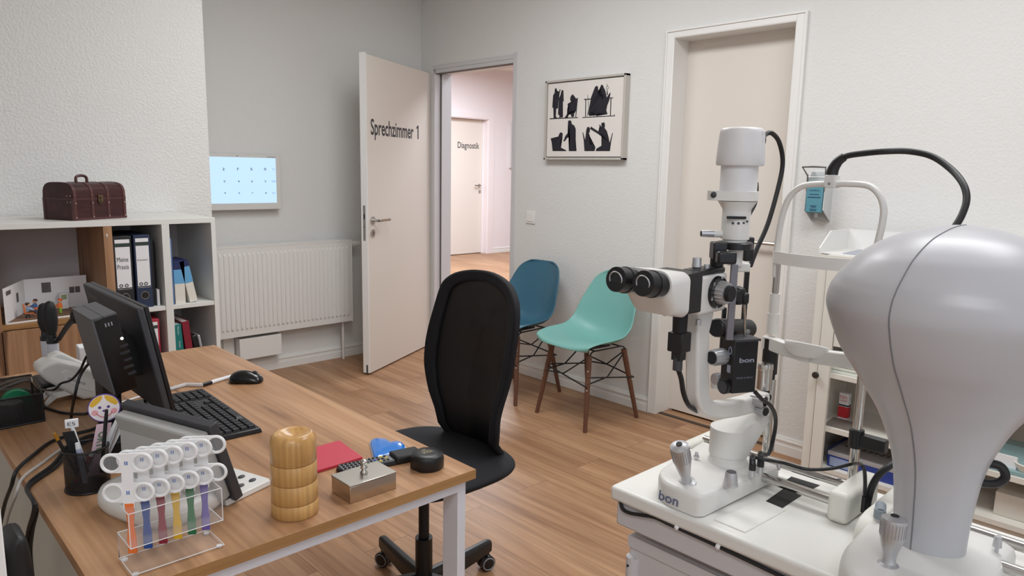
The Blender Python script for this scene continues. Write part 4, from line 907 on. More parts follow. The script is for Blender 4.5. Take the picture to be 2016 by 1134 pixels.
mb = MB()
for i in range(2):
    for j in range(6): mb.lathe([(0, 0), (.008, 0), (.008, .002), (.006, .003), (0, .003)], (.110 + .03 * i, -.095 + .032 * j, .012), n=16, sy=.7)
out('key_button', mb, DGREY, t)
# ------------------------------------------------------------------ pen cup and pens
cc = Vector((-3.066, -3.048, zD)); t = thing('pen_cup', 'black wire mesh pen cup at the left side of the desk', 'pen cup', cc)
MESHB = meshmat('black_wire_mesh', rgb(22, 22, 25), 1400, .42, .22)
mb = MB(); mb.surf(lambda u, v: (.040 * math.cos(2 * math.pi * u), .040 * math.sin(2 * math.pi * u), .004 + .082 * v), 40, 6, closed_u=True); out('wire_wall', mb, meshmat('dense_wire_mesh', rgb(20, 20, 23), 1400, .55, .42), t, fix=False)
mb = MB(); mb.ring((0, 0, .086), .040, .0022, n=36); mb.ring((0, 0, .003), .040, .0026, n=36); out('rim', mb, BLACK, t)
out('bottom', MB().cyl((0, 0, .0008), (0, 0, .003), .039), BLACK, t)
VD = Vector((FW.x * .55 + FW.y * -.0, FW.y * 1.2, 0)); vray = ray(190, 850); VD = Vector((vray.x, vray.y, 0)).normalized(); VR = Vector((VD.y, -VD.x, 0))
def cupq(u, v, dy=0): return at(u, v, 1, cc.y + dy)
def stick(name, label, u0, v0, u1, v1, r, m_, dy=0, group='pens in the wire mesh cup', cat='pen', n=10):
    a, b = cupq(u1, v1, dy), cupq(u0, v0, dy); t = thing(name, label, cat, a, 0, group)
    return t, a, b
def pen(name, label, u0, v0, u1, v1, r, m_, capm=None, dy=0, cat='pen'):
    t, a, b = stick(name, label, u0, v0, u1, v1, r, m_, dy, cat=cat); d = b - a
    out('barrel', MB().cyl(a, a + d * .86, r), m_, t, world=True); out('cap', MB().cyl(a + d * .86, b, r, r * .8), capm or m_, t, world=True); return t
pen('pencil', 'black pencil with a golden end leaning left in the cup', 107, 853, 158, 945, .0036, BLACK, mat('gold_tip', rgb(206, 150, 50), .3, .8), 0, 'pencil')
t, a, b = stick('black_card', 'flat black card with small gold lettering leaning in the cup', 134, 850, 165, 930, .005, BLACK, -.006, cat='card')
d = (b - a).normalized(); sx = VR; out('card', MB().loft([[p + sx * s * .010 + VD * q for s, q in ((-1, 0), (1, 0), (1, .001), (-1, .001))] for p in (a, b)]), MATTE, t, world=True)
t, a, b = stick('test_stick', 'white stick with a square head marked E in the cup', 150, 815 + 20, 172, 925, .003, PAPER, .002, cat='stick')
b = cupq(140, 835, .002); out('rod', MB().cyl(a, b, .0036), PAPER, t, world=True)
hd = out('head', MB().loft([[b + VR * (x * .0115 + .001) + Vector((0, 0, z)) + VD * q for x, q in ((-1, -.003), (1, -.003), (1, .003), (-1, .003))] for z in (-.007, .010)]), PAPER, t, world=True, bev=.001)
text('E5', b + VR * -.006 - VD * .0034 + Vector((0, 0, -.002)), VR, (0, 0, 1), .007, INK, hd, width=.013)
pen('ballpoint_pen', 'dark ballpoint pen standing in the cup in front of the pink ruler', 210, 806, 200, 930, .0036, BLACK, None, -.02)
pen('silver_pen', 'pale silver pen leaning to the right in the cup', 238, 822, 196, 930, .0034, SATIN, None, -.012)
pen('marker_pen', 'dark red pen low inside the wire mesh cup', 183, 890, 150, 950, .004, MAR, PAPER, .0, )
pen('blue_pen', 'pale blue and white pen in the middle of the cup', 152, 872, 168, 950, .005, mat('pale_blue', rgb(186, 196, 220), .4), PAPER, -.012)
t, a, b = stick('printed_card', 'white fan shaped card with pink print leaning right in the cup', 240, 815, 200, 915, .004, PAPER, -.004, cat='card')
d = (b - a).normalized(); out('card', MB().loft([[p + VR * s * w_ + VD * q for s, q in ((-1, 0), (1, 0), (1, .0012), (-1, .0012))] for p, w_ in ((a, .006), (a + (b - a) * .6, .012), (b, .007))]), PAPER, t, world=True)
# ruler with a round girl's face
t, a, b = stick('face_ruler', 'pink ruler topped by a round smiling face with yellow hair in the cup', 205, 834, 186, 935, .004, PAPER, .006, cat='ruler')
PINK = mat('pale_pink', rgb(228, 196, 208), .5); PURP = mat('purple_print', rgb(92, 70, 140), .5)
strip = MB().loft([[p + VR * s * .0135 + VD * q for s, q in ((-1, 0), (1, 0), (1, .0015), (-1, .0015))] for p in (a, b)]); st_ = out('strip', strip, PINK, t, world=True)
fc = cupq(205, 803, .006); Rf = .0295; Z = Vector((0, 0, 1))
def disc(c, r, d, n=36, sx=1, sz=1, a0=0, a1=2 * math.pi): return [c + VR * r * sx * math.cos(a0 + (a1 - a0) * k / n) + Z * r * sz * math.sin(a0 + (a1 - a0) * k / n) - VD * d for k in range(n)]
fcd = out('face_disc', MB().loft([disc(fc, Rf, -.001), disc(fc, Rf, .0005)]), PURP, t, world=True)
def flat(name, ps, m_): mb = MB(); mb._f(mb.pts(ps)); return out(name, mb, m_, fcd, world=True, fix=False)
flat('face', disc(fc, Rf * .93, .0007), mat('face_white', rgb(244, 236, 238), .5))
HY = mat('hair_yellow', rgb(230, 184, 60), .5)
for s in (-1, 1):
    arc = [fc + VR * s * Rf * .90 * math.sin(th) + Z * Rf * .90 * math.cos(th) - VD * .0009 for th in [math.radians(4 + 70 * k / 12) for k in range(13)]]
    inner = [fc + VR * s * Rf * x + Z * Rf * z - VD * .0009 for x, z in ((.70, .12), (.45, .28), (.2, .5), (.08, .7))]
    flat('hair_patch', (arc + inner) if s > 0 else (arc + inner)[::-1], HY)
for s in (-1, 1): flat('eye', disc(fc + VR * s * Rf * .26 + Z * Rf * .06, Rf * .10, .0009, 16), PURP); flat('cheek', disc(fc + VR * s * Rf * .58 - Z * Rf * .28, Rf * .2, .0008, 18), mat('cheek_pink', rgb(236, 172, 178), .5))
flat('nose', disc(fc - Z * Rf * .2, Rf * .10, .0009, 16, 1.2, .8), PURP)
mb = MB(); mb.tube([fc + VR * Rf * .52 * math.sin(th) - Z * Rf * (.05 + .58 * math.cos(th)) - VD * .001 for th in [math.radians(-62 + 124 * k / 14) for k in range(15)]], .0008, 5, 1); out('smile', mb, mat('smile_red', rgb(200, 70, 90), .5), fcd, world=True)
dv = (a - b).normalized(); ex_ = dv; ey_ = VR
text('ORTO', b + dv * .016 - VD * .0005 - VR * .0065, dv, VR, .0145, mat('green_print', rgb(98, 128, 92), .5), st_, width=.046, name='ruler_lettering', bold=.03)
# small things beside the cup
p = d_at(213, 890, .0); t = MB().box(p.x - .012, p.x + .016, p.y - .012, p.y + .012, zD + .0005, zD + .018); tag(out('teal_eraser', t, mat('teal_plastic', rgb(30, 158, 140), .5), world=True, bev=.003), 'small teal green block half hidden between cup and flippers', 'eraser')
p = Vector((-2.975, -2.965, zD)); mb = MB(); mb.box(p.x - .05, p.x + .035, p.y - .03, p.y + .04, zD + .0005, zD + .062); tag(out('black_desk_box', mb, BLACK, world=True, bev=.003), 'plain black box behind the slanted grey screen', 'box')
# ------------------------------------------------------------------ mesh letter tray with tape roll
x0, x1, y0, y1, h = -3.155 + .006, -3.048, -2.557, -2.43, .074
t = thing('mesh_organizer', 'black wire mesh desk organizer at the left end of the desk', 'organizer', ((x0 + x1) / 2, (y0 + y1) / 2, zD))
for nm, b in (('near_wall', (x0, x1, y0, y0 + .0006)), ('side_wall', (x1 - .0006, x1, y0, y1)), ('side_wall', (x0, x0 + .0006, y0, y1))):
    out(nm, MB().box(*b, zD + .002, zD + h), MESHB, t, world=True)
out('far_wall', MB().box(x0, x1, y1 - .0006, y1, zD + .002, zD + h + .02), MESHB, t, world=True)
out('floor', MB().box(x0, x1, y0, y1, zD + .0006, zD + .002), BLACK, t, world=True)
mb = MB(); r = .0022
for z in (zD + h, zD + .003): mb.tube([(x0, y1, z + (.02 if z > zD + .01 else 0)), (x0, y0, z), (x1, y0, z), (x1, y1, z + (.02 if z > zD + .01 else 0)), (x0, y1, z + (.02 if z > zD + .01 else 0))], r, 6, 1)
for x, y in ((x0, y0), (x1, y0), (x0, y1), (x1, y1)): mb.tube([(x, y, zD + .003), (x, y, zD + h)], r, 6, 1)
out('rim', mb, BLACK, t, world=True)
GRD = mat('green_plastic', rgb(30, 120, 80), .3)
p = Vector(((x0 + x1) / 2 + .006, y0 + .075, zD + .0025)); t = thing('tape_dispenser', 'green tape dispenser lying in the mesh organizer', 'tape dispenser', p)
mb = MB(); mb.lathe([(0, -.011), (.034, -.011), (.036, -.008), (.036, .008), (.034, .011), (0, .011)], (0, 0, .037), (0, 1, 0), 32); mb.prism([(-.02, -.011), (.038, -.011), (.038, .011), (-.02, .011)], 0, .03); out('body', mb, GRD, t, ang=50)
p = Vector(((x0 + x1) / 2 - .012, y0 + .036, zD + .0025)); t = thing('lens_tin', 'round silver tin in front of the green tape dispenser', 'tin', p)
out('tin', MB().lathe([(0, 0), (.024, 0), (.025, .002), (.025, .04), (.024, .042), (0, .042)], n=32), SATIN, t); out('lid', MB().lathe([(0, .0422), (.0262, .0422), (.0262, .050), (.025, .052), (0, .052)], n=32), SATIN, t)
# ------------------------------------------------------------------ telephone
yP = -2.44
def pq(u, v, y=yP): p = at(u + 5, v + 12, 1, y); return (p.x, max(p.z, zD + .0008))
def slabxz(mb, poly, y0, y1):
    mb.loft([[(x, y, z) for x, z in poly] for y in (y0, y1)]); return mb
t = thing('desk_telephone', 'white desk telephone tilted on its foot behind the monitor', 'telephone', (-2.95, -2.38, zD))
out('housing', slabxz(MB(), [pq(*q) for q in ((70, 722), (74, 712), (88, 703), (110, 699), (150, 708), (196, 724), (200, 738), (193, 765), (188, 786), (160, 776), (120, 757), (85, 738))], yP, yP + .085), INST, t, world=True, bev=.010, seg=4, ang=50)
out('front_slope', slabxz(MB(), [pq(*q) for q in ((194, 724), (203, 728), (236, 764), (232, 776), (192, 790))], yP + .006, yP + .085), INST, t, world=True, bev=.006, seg=3)
out('side_panel', slabxz(MB(), [pq(*q, yP - .002) for q in ((115, 722), (125, 716), (185, 738), (188, 752), (180, 760), (150, 752), (125, 738))], yP - .002, yP + .002), WHITE, t, world=True, bev=.001)
mb = MB()
for k in range(11): a = pq(130 + 3.2 * k, 733 + 1.1 * k, yP - .003); mb.cyl((a[0] - .001, yP - .003, a[1] - .003), (a[0] + .001, yP - .003, a[1] + .003), .0009, n=6)
out('speaker_grille', mb, GREY, t, world=True)
mb = MB(); a = [pq(*q) for q in ((186, 780), (140, 756), (100, 765), (86, 785), (88, 791), (108, 774), (140, 766), (178, 790))]; a = [(x, max(z, zD + .0006)) for x, z in a]; slabxz(mb, a, yP + .01, yP + .02); slabxz(mb, a, yP + .065, yP + .075)
out('foot', mb, WHITE, t, world=True)
mb = MB(); a = [pq(*q, yP + .05) for q in ((92, 694), (110, 684), (122, 686), (150, 700), (190, 716), (194, 722), (150, 712), (112, 700))]; slabxz(mb, a, yP + .05, yP + .10); out('handset', mb, INST, t, world=True, bev=.006, seg=3)
# ------------------------------------------------------------------ hand held diagnostic instruments in their charger
for k, (u, yk_, lab) in enumerate(((93, -2.26, 'left black and white handheld ophthalmoscope standing in the charger'), (105, -2.31, 'right black and white handheld otoscope standing in the charger'))):
    p = at(u, 690, 1, yk_); pt_ = at(u + 2, 592 + 4 * (1 - k), 1, yk_); t = thing('handheld_scope', lab, 'handheld scope', (p.x, yk_, .775), 0, 'handheld scopes in the charger'); hz_ = pt_.z - .775
    out('handle', MB().lathe([(0, 0), (.013, 0), (.0145, .004), (.0145, .105), (0, .105)], n=24), mat('scope_handle', rgb(196, 198, 206), .35), t)
    out('collar', MB().lathe([(0, .1052), (.0152, .1052), (.0152, .116), (.012, .118), (.011, .130), (0, .130)], n=24), BLACK, t)
    rings = [[(w_ * 1.0 * math.cos(2 * math.pi * i / 20), d_ * math.sin(2 * math.pi * i / 20), z) for i in range(20)] for z, w_, d_ in ((.130, .010, .010), (.142, .014, .013), (hz_ * .75, .018, .014), (hz_ * .9, .016, .013), (hz_ * .98, .011, .01), (hz_, .004, .005))]
    out('head', MB().loft(rings), MATTE, t, ang=60)
mb = MB(); p = at(100, 690, 1, -2.285); mb.box(p.x - .04, p.x + .045, -2.34, -2.22, zD + .0005, .774); tag(out('charging_base', mb, BLACK, world=True, bev=.005), 'black charging base under the two handheld scopes, behind the telephone', 'charger')
a = at(116, 668, 1, -2.32); b = at(150, 622, 1, -2.50); mb = MB(); mb.tube([a, a.lerp(b, .5) + Vector((0, 0, .004)), b], [.006, .008], 10, 4); mb.ball(b, .018, .8, .8, 1.1); tag(out('jointed_holder', mb, MATTE, world=True), 'short black jointed holder between the scopes and the mini computer', 'holder')
# dark photo frame and white carton at the back
a = at(150, 690, 1, -2.10); b = at(186, 650, 1, -2.10); t = thing('tilted_tablet', 'dark grey tablet leaning at the back of the desk behind the telephone', 'tablet', ((a.x + b.x) / 2, -2.10, zD))
Rt = Matrix.Translation(((a.x + b.x) / 2, -2.11, zD)) @ Matrix.Rotation(.32, 4, 'Y'); out('slab', T(MB().box(-.03, .05, 0, .012, .012, .155), Rt), DGREY, t, world=True, bev=.002); out('stand', T(MB().box(-.02, .04, -.03, .03, .0005, .012), Matrix.Translation(((a.x + b.x) / 2, -2.11, zD))), DGREY, t, world=True)
p = at(180, 715, 1, -2.2); mb = MB(); mb.prism([(p.x - .035, -2.22), (p.x + .03, -2.23), (p.x + .035, -2.17), (p.x - .03, -2.16)], zD + .0005, zD + .10); tag(out('white_carton', mb, PAPER, world=True, bev=.003), 'small white carton standing between the telephone and the mini computer', 'carton')
# ------------------------------------------------------------------ cables over the desk
def lay(pts, z=.0): return [d_at(u, v, z) for u, v in pts]
def hang(pts, x=DX0 - .012): return [at(u, v, 0, x) for u, v in pts]
CB = 'cables over the left desk edge'
def cable(pts, r, m_, label, name='cable', n=8): return tag(out(name, MB().tube(pts, r, n, 6), m_, world=True), label, 'cable', CB)
def drape(pts, edge, down, off, r, m_, label):
    e = d_at(*edge, r + .001); e.x = DX0 - .002
    cable(lay(pts, r + .001) + [e] + hang(down, DX0 - off), r, m_, label)
drape([(262, 800), (225, 812), (190, 842), (140, 856), (100, 870), (70, 892)], (45, 922), [(22, 958), (8, 998), (-2, 1060), (-4, 1150)], .014, .004, CABLE, 'thick black cable curving over the far left of the desk edge')
drape([(240, 830), (205, 850), (165, 862), (130, 884), (104, 915)], (86, 948), [(68, 995), (56, 1045), (50, 1095), (48, 1150)], .016, .004, CABLE, 'left one of two black cables dropping together beside the pen cup')
drape([(250, 838), (208, 856), (172, 868), (136, 890), (110, 920)], (90, 952), [(72, 1000), (64, 1045), (60, 1090), (66, 1150)], .010, .0036, CABLE, 'right one of two black cables dropping together beside the pen cup')
drape([(190, 852), (150, 868), (112, 890), (82, 912)], (58, 938), [(30, 978), (15, 1020), (8, 1070), (14, 1150)], .020, .003, GCABLE, 'pale grey cable between the black cables at the desk edge')
tag(out('cable_bundle', MB().tube(lay([(-20, 775), (20, 758), (55, 748), (75, 755), (70, 768), (45, 765), (0, 768), (-30, 772)], .006), .0032, 8), GCABLE, world=True), 'pale cable coiled behind the mesh organizer', 'cable')
tag(out('cable_bundle', MB().tube(lay([(-20, 766), (15, 752), (50, 745), (72, 748), (78, 760), (62, 772)], .010), .003, 8), GCABLE, world=True), 'second pale cable loop lying on the coiled one behind the organizer', 'cable')
C2 = [at(222, 705, 1, -2.80), at(195, 690, 1, -2.72), at(172, 700, 1, -2.66), at(158, 728, 1, -2.62), at(140, 748, 1, -2.6), at(120, 755, 1, -2.56), at(104, 768, 1, -2.52), at(70, 765, 2, zD + .004)]
tag(out('signal_cable', MB().tube(C2, .003, 8), CABLE, world=True), 'thin black cable arching in front of the white telephone', 'cable')
C3 = [at(228, 700, 1, -2.82), at(190, 705, 1, -2.78), at(160, 735, 1, -2.74), at(147, 780, 1, -2.74), d_at(140, 822, .004), d_at(142, 845, .004)]
tag(out('signal_cable', MB().tube(C3, .0036, 8), CABLE, world=True), 'black cable dropping steeply from the mini computer to the desk', 'cable')
C4 = lay([(86, 800), (120, 812), (160, 815), (180, 810), (215, 790)], .004); tag(out('signal_cable', MB().tube(C4, .0036, 8), CABLE, world=True), 'black cable lying flat under the telephone foot', 'cable')
C5 = [at(210, 735, 1, -2.5), at(200, 725, 1, -2.52), at(192, 745, 1, -2.55), at(189, 785, 1, -2.6), d_at(190, 805, .004)]; tag(out('signal_cable', MB().tube(C5, .0032, 8), GCABLE, world=True), 'grey cable running down the right side of the telephone', 'cable')
C6 = [at(248, 740, 1, -2.75), at(236, 775, 1, -2.78), at(215, 805, 1, -2.8), d_at(195, 835, .004)]; tag(out('signal_cable', MB().tube(C6, .0036, 8), CABLE, world=True), 'black cable hanging from the back of the monitor column', 'cable')
C7 = [at(300, 745, 1, -2.62), at(297, 770, 1, -2.64), d_at(283, 792, .004)]; tag(out('signal_cable', MB().tube(C7, .0036, 8), CABLE, world=True), 'black cable below the monitor panel near the keyboard', 'cable')
# white cabinet edge and dark bag at the lower left
a = at(8, 1070, 1, -3.45); mb = MB(); mb.box(-3.55, a.x, -3.45, -3.25, 0, at(2, 1000, 1, -3.45).z)
t = tag(out('white_cabinet', mb, WHITE, world=True, bev=.002), 'edge of a white cabinet at the lower left of the picture', 'cabinet')
p = Vector((at(37, 1090, 1, -3.36).x, -3.36, 0)); t = thing('dark_bag', 'black bag with pale pattern standing below the left desk edge', 'bag', p)
zb_ = at(25, 1052, 1, -3.36).z
mb = MB(); mb.loft([[(-.024 * s, -.02, z), (.018 * s, -.02, z), (.018 * s, .10 * s, z), (-.024 * s, .10 * s, z)] for z, s in ((.001, .8), (.1, 1), (zb_ - .1, .95), (zb_ - .03, .75), (zb_, .5))]); out('body', mb, mat('bag_pattern', rgb(24, 24, 26), .5, bump=.3, bscale=30), t, bev=.01)
# ------------------------------------------------------------------ white storage cabinet at the right wall
KX = -.36; kz = lambda u, v: at(u, v, 0, KX).z; ky_ = lambda u, v: at(u, v, 0, KX).y
CW0, CW1, CT = -3.312, -4.55, at(1604, 499, 0, KX).z
zA, zB, zC = kz(1636, 735), kz(1625, 840), kz(1620, 920)
t = thing('storage_cabinet', 'tall white storage cabinet with open shelves against the right wall', 'cabinet', (KX / 2, (CW0 + CW1) / 2, 0))
CABW = mat('cabinet_white', rgb(226, 223, 214), .5); CABI = mat('cabinet_inner', rgb(214, 208, 196), .55)
out('side_panel', MB().box(KX, -.018, CW0 - .036, CW0, 0, CT), CABW, t, world=True, bev=.001); out('side_panel', MB().box(KX, -.018, CW1, CW1 + .02, 0, CT), CABW, t, world=True)
out('back_panel', MB().box(-.024, -.018, CW1 + .02, CW0 - .036, .05, CT - .02), CABI, t, world=True)
out('top_panel', MB().box(KX - .005, -.018, CW1, CW0, CT - .02, CT), CABW, t, world=True, bev=.001)
for z in (zA, zB, zC, zA + .30): out('shelf', MB().box(KX + .004, -.024, CW1 + .02, CW0 - .036, z - .022, z), CABW, t, world=True, bev=.001)
out('plinth', MB().box(KX + .02, KX + .036, CW1 + .02, CW0 - .036, 0, zC - .022), CABI, t, world=True)
yd0, yd1 = CW0 - .042, -3.404
d = out('door', MB().box(KX - .012, KX + .006, yd1, yd0, zC - .022, CT - .03), CABW, t, world=True, bev=.0015)
p = at(1609, 737, 0, KX - .012); mb = MB(); mb.lathe([(0, 0), (.006, 0), (.006, .008), (.014, .014), (.015, .02), (.012, .025), (0, .027)], p, (-1, 0, 0), 20); out('door_knob', mb, mat('dark_knob', rgb(52, 48, 46), .35), d, world=True, label='dark round knob')
p = at(1651, 557, 0, KX - .004); out('label_holder', MB().prism([(-.010, 0), (.012, 0), (-.004, -.024)], 0, .004, Matrix.Translation(p) @ Matrix.Rotation(math.radians(-90), 4, 'Z') @ Matrix.Rotation(math.radians(90), 4, 'X')), GREY, t, world=True)
out('upper_door', MB().box(KX - .006, KX + .004, -3.9, yd1 - .003, zA + .12, CT - .03), CABW, t, world=True)
# open tray on top
tz = CT + .0005; y0, y1 = at(1612, 490, 0, KX + .02).y, at(1860, 470, 0, KX + .02).y
t = thing('document_tray', 'white open topped tray with sloping sides on the storage cabinet', 'tray', (-.2, (y0 + y1) / 2, tz))
h0, h1 = at(1611, 488, 0, KX + .02).z - tz, at(1690, 452, 0, -.06).z - tz; h1 = max(h1, h0 + .05)
for nm, ya in (('side_wall', y0), ('side_wall', y1 + .006)):
    mb = MB(); mb.loft([[(x, y, tz + z) for x, z in ((KX + .02, 0), (KX + .02, h0), (KX + .12, h1), (-.05, h1), (-.05, 0))] for y in (ya - .006, ya)]); out(nm, mb, WHITE, t, world=True)
out('rear_wall', MB().box(-.056, -.05, y1 + .006, y0 - .006, tz, tz + h1), WHITE, t, world=True); out('floor', MB().box(KX + .02, -.056, y1 + .006, y0 - .006, tz, tz + .004), WHITE, t, world=True)
a, b = at(1648, 500, 2, tz + .008), at(1700, 502, 2, tz + .008)
mb = MB(); mb.prism([(KX + .05, y0 - .09), (KX + .05, y0 - .25), (-.09, y0 - .25), (-.09, y0 - .07)], tz + .0045, tz + .0075); tag(out('printed_sheet', mb, mat('printed_sheet_blue', rgb(196, 200, 214), .6, var=.5, bscale=120), world=True), 'printed pale blue sheet lying in the white tray', 'sheet')
def carton(name, u0, u1, v0, zs, y_or_x, dx, m_, label, cat='box', bands=(), txt=None, group=None, h=None):
    """box standing on a shelf of the cabinet: left/right pixel edges on the plane x = y_or_x"""
    a, b = at(u0, (v0), 0, y_or_x), at(u1, (v0), 0, y_or_x); hh = h or at((u0 + u1) / 2, v0, 0, y_or_x).z - zs
    t = thing(name, label, cat, (y_or_x + dx / 2, (a.y + b.y) / 2, zs + .0005), 0, group); w_ = abs(a.y - b.y)
    out('carton', MB().box(-dx / 2, dx / 2, -w_ / 2, w_ / 2, 0, hh), m_, t, bev=.001)
    for z0_, z1_, mm_ in bands: out('printed_band', MB().box(-dx / 2 - .0005, dx / 2 + .0005, -w_ / 2 - .0005, w_ / 2 + .0005, hh * z0_, hh * z1_), mm_, t)
    for s, zz, hq, mm_ in (txt or ()): text(s, (-dx / 2 - .0008, w_ / 2 * .8, hh * zz), (0, -1, 0), (0, 0, 1), hq, mm_, t, world=False, width=w_ * .75)
    return t
REDP = mat('carton_red', rgb(206, 48, 56), .5); BLUP = mat('carton_blue', rgb(70, 130, 190), .5)
carton('medicine_box', 1653, 1672, 775, zB, -.20, .03, PAPER, 'small white and red medicine box on the cabinet shelf left of the chrome post', 'box', ((.05, .48, REDP), (.50, .56, BLK)), (('Hylo', .80, .016, REDP), ('Comod', .68, .012, REDP)))
carton('medicine_box', 1687, 1697, 786, zB, -.20, .03, PAPER, 'narrow blue and white medicine box behind the chrome post', 'box', ((.0, .5, BLUP), (.8, .9, BLK)))
a = at(1628, 832, 2, zB + .006); mb = MB(); mb.prism([(KX + .02, a.y), (KX + .02, a.y - .135), (KX + .13, a.y - .11), (KX + .13, a.y + .01)], zB + .0005, zB + .008); tag(out('leaflet', mb, mat('leaflet_grey', rgb(128, 120, 112), .5, var=.3, bscale=90), world=True), 'flat grey printed leaflet on the cabinet shelf below the red medicine box', 'leaflet')
# flat carton with blue base
y0c = at(1628, 905, 0, KX + .03).y; t = thing('flat_carton', 'large flat grey and blue carton on the lowest cabinet shelf', 'carton', (KX + .16, y0c - .15, zC + .0005))
out('base', MB().box(-.125, .125, -.165, .15, 0, .052), mat('carton_deep_blue', rgb(40, 62, 140), .5), t, bev=.001); out('lid', MB().box(-.126, .126, -.166, .151, .052, .068), mat('carton_grey', rgb(168, 166, 168), .5), t, bev=.001)
out('base_label', MB().box(-.1262, -.125, .06, .14, .006, .045), mat('carton_label', rgb(150, 164, 196), .5), t)
mb = MB(); mb.box(-.127, .127, .151, .154, .03, .082); mb.box(.126, .129, -.166, .154, .03, .082); out('lid_edge', mb, mat('carton_navy', rgb(44, 46, 86), .5), t)
text('ECILENTO', (-.02, .12, .0684), (0, -1, 0), (1, 0, 0), .030, mat('carton_print', rgb(60, 58, 66), .6), t, width=.23, world=False)
# papers on the upper shelf
for k in range(4):
    mb = MB(); mb.box(KX + .02, KX + .24, CW0 - .33, CW0 - .060 - .004 * (k % 2), zA + .0005 + .014 * k, zA + .0125 + .014 * k); tag(out('paper_stack', mb, mat('paper_greenish', rgb(222, 226, 216), .7), world=True, bev=.002), ['lowest', 'second from bottom', 'third from bottom', 'topmost'][k] + ' flat white packet stacked on the upper cabinet shelf', 'packet', 'flat packets on the upper shelf')
# glass like blue box, white box and dish at right
def sh(u, v, z): return at(u, v, 2, z)
BLG = mat('translucent_teal', rgb(150, 182, 184), .2, alpha=.85)
p = sh(1960, 925, zB); t = thing('glove_box', 'pale teal tissue box with white flap on the cabinet shelf at far right', 'box', (KX + .10, p.y, zB + .0005))
out('carton', MB().prism([(-.05, -.105), (.07, -.105), (.07, .095), (-.05, .095)], 0, .085, top=[(-.0, -.10), (.07, -.10), (.07, .09), (-.0, .09)]), BLG, t, bev=.002); out('flap', MB().loft([[(-.056 - .02 * k, y, z), (-.053 - .02 * k, y, z)] for y, z, k in ((.088, .005, 0), (.088, .055, 0))] ) if False else MB().box(-.062, -.057, -.06, .09, .012, .062), PAPER, t, bev=.001)
out('tray', MB().box(-.085, -.05, -.10, .09, 0, .016), BLG, t, bev=.002)
p = sh(2025, 925, zB); t = thing('white_dish', 'round white dish at the right edge of the cabinet shelf', 'dish', (KX + .06, p.y - .02, zB + .0005)); out('dish', MB().lathe([(0, 0), (.035, 0), (.05, .03), (.056, .045), (.052, .048), (.045, .03), (.03, .006), (0, .006)], n=32), CABW, t)
p = at(2006, 780, 0, KX + .05); t = MB().box(KX + .05, KX + .16, p.y - .14, p.y, zA + .0005, zA + .05); tag(out('blue_package', t, BLUP, world=True, bev=.003), 'blue package on the upper cabinet shelf at the right picture edge', 'package')
p = at(1958, 985, 0, KX + .06); t = MB().box(KX + .06, KX + .26, p.y - .2, p.y, zC + .0005, zC + .09); tag(out('beige_box', t, CABI, world=True, bev=.002), 'plain beige box on the lowest cabinet shelf at far right', 'box')
# ------------------------------------------------------------------ disinfectant dispenser
X0 = -.085; y0, y1 = -3.056, -3.205 + .06
yl, yr = at(1585, 400, 0, X0).y, at(1620, 400, 0, X0).y; zt_d, zb_d = at(1600, 338, 0, X0).z, at(1600, 428, 0, X0).z
t = thing('hand_sanitizer_dispenser', 'wall mounted sanitizer dispenser with teal bottle beside the closed door casing', 'dispenser', (0, (yl + yr) / 2, zb_d))
DSP = mat('dispenser_grey', rgb(206, 208, 208), .35); TEALB = mat('sanitizer_teal', rgb(92, 150, 166), .4)
mb = MB(); mb.loft([[(x, y, z) for x, z in ((-.001, zb_d - .02), (-.001, zt_d), (-.04, zt_d), (X0 + .004, zt_d - .05), (X0, zb_d + .035))] for y in (yr - .004, yr)]); out('side_plate', mb, DSP, t, world=True)
mb = MB(); mb.loft([[(x, y, z) for x, z in ((-.001, zb_d - .02), (-.001, zt_d), (-.04, zt_d), (X0 + .004, zt_d - .05), (X0, zb_d + .035))] for y in (yl, yl + .004)]); out('side_plate', mb, DSP, t, world=True)
out('back_plate', MB().box(-.005, -.001, yr, yl, zb_d - .02, zt_d), DSP, t, world=True)
bt = out('bottle', MB().box(X0 - .004, -.012, yr + .003, yl - .003, zb_d + .022, zt_d - .055), TEALB, t, world=True, bev=.004, label='teal sanitizer bottle')
text('sterillium', (X0 - .0046, yl - .018, zt_d - .088), (0, -1, 0), (0, 0, 1), .008, mat('label_navy', rgb(40, 62, 96), .5), bt, width=.046)
mb = MB()
for k, (z, w_) in enumerate(((.052, .03), (.046, .024), (.036, .034), (.030, .028))): mb.box(X0 - .0048, X0 - .0042, (yl + yr) / 2 - w_ / 2, (yl + yr) / 2 + w_ / 2, zb_d + z, zb_d + z + .003)
mb.box(X0 - .0048, X0 - .0042, yr + .012, yl - .012, zb_d + .090, zb_d + .094); mb.box(X0 - .0048, X0 - .0042, yr + .02, yl - .02, zb_d + .104, zb_d + .107)
out('label_print', mb, mat('label_navy', rgb(40, 62, 96), .5), bt, world=True)
mb = MB(); zt2_ = zt_d - .02
mb.tube([(X0 + .005, yl, zb_d + .12), (X0 + .005, yl, zt2_), (X0 - .03, yl + .012, zt2_ + .04), (X0 - .03, (yl + yr) / 2, zt2_ + .042), (X0 - .03, yr - .012, zt2_ + .04), (X0 + .005, yr, zt2_), (X0 + .005, yr, zb_d + .12)], .0042, 8, 1)
mb.tube([(X0 + .005, yl, zt2_ - .005), (X0 + .005, yr, zt2_ - .005)], .003, 8, 1); out('lever', mb, mat('lever_steel', rgb(150, 148, 145), .3, 1), t, world=True, label='bent steel wire lever')
out('spout', MB().cyl((X0 + .03, (yl + yr) / 2, zb_d), (X0 + .03, (yl + yr) / 2, zb_d + .03), .008), DSP, t, world=True)

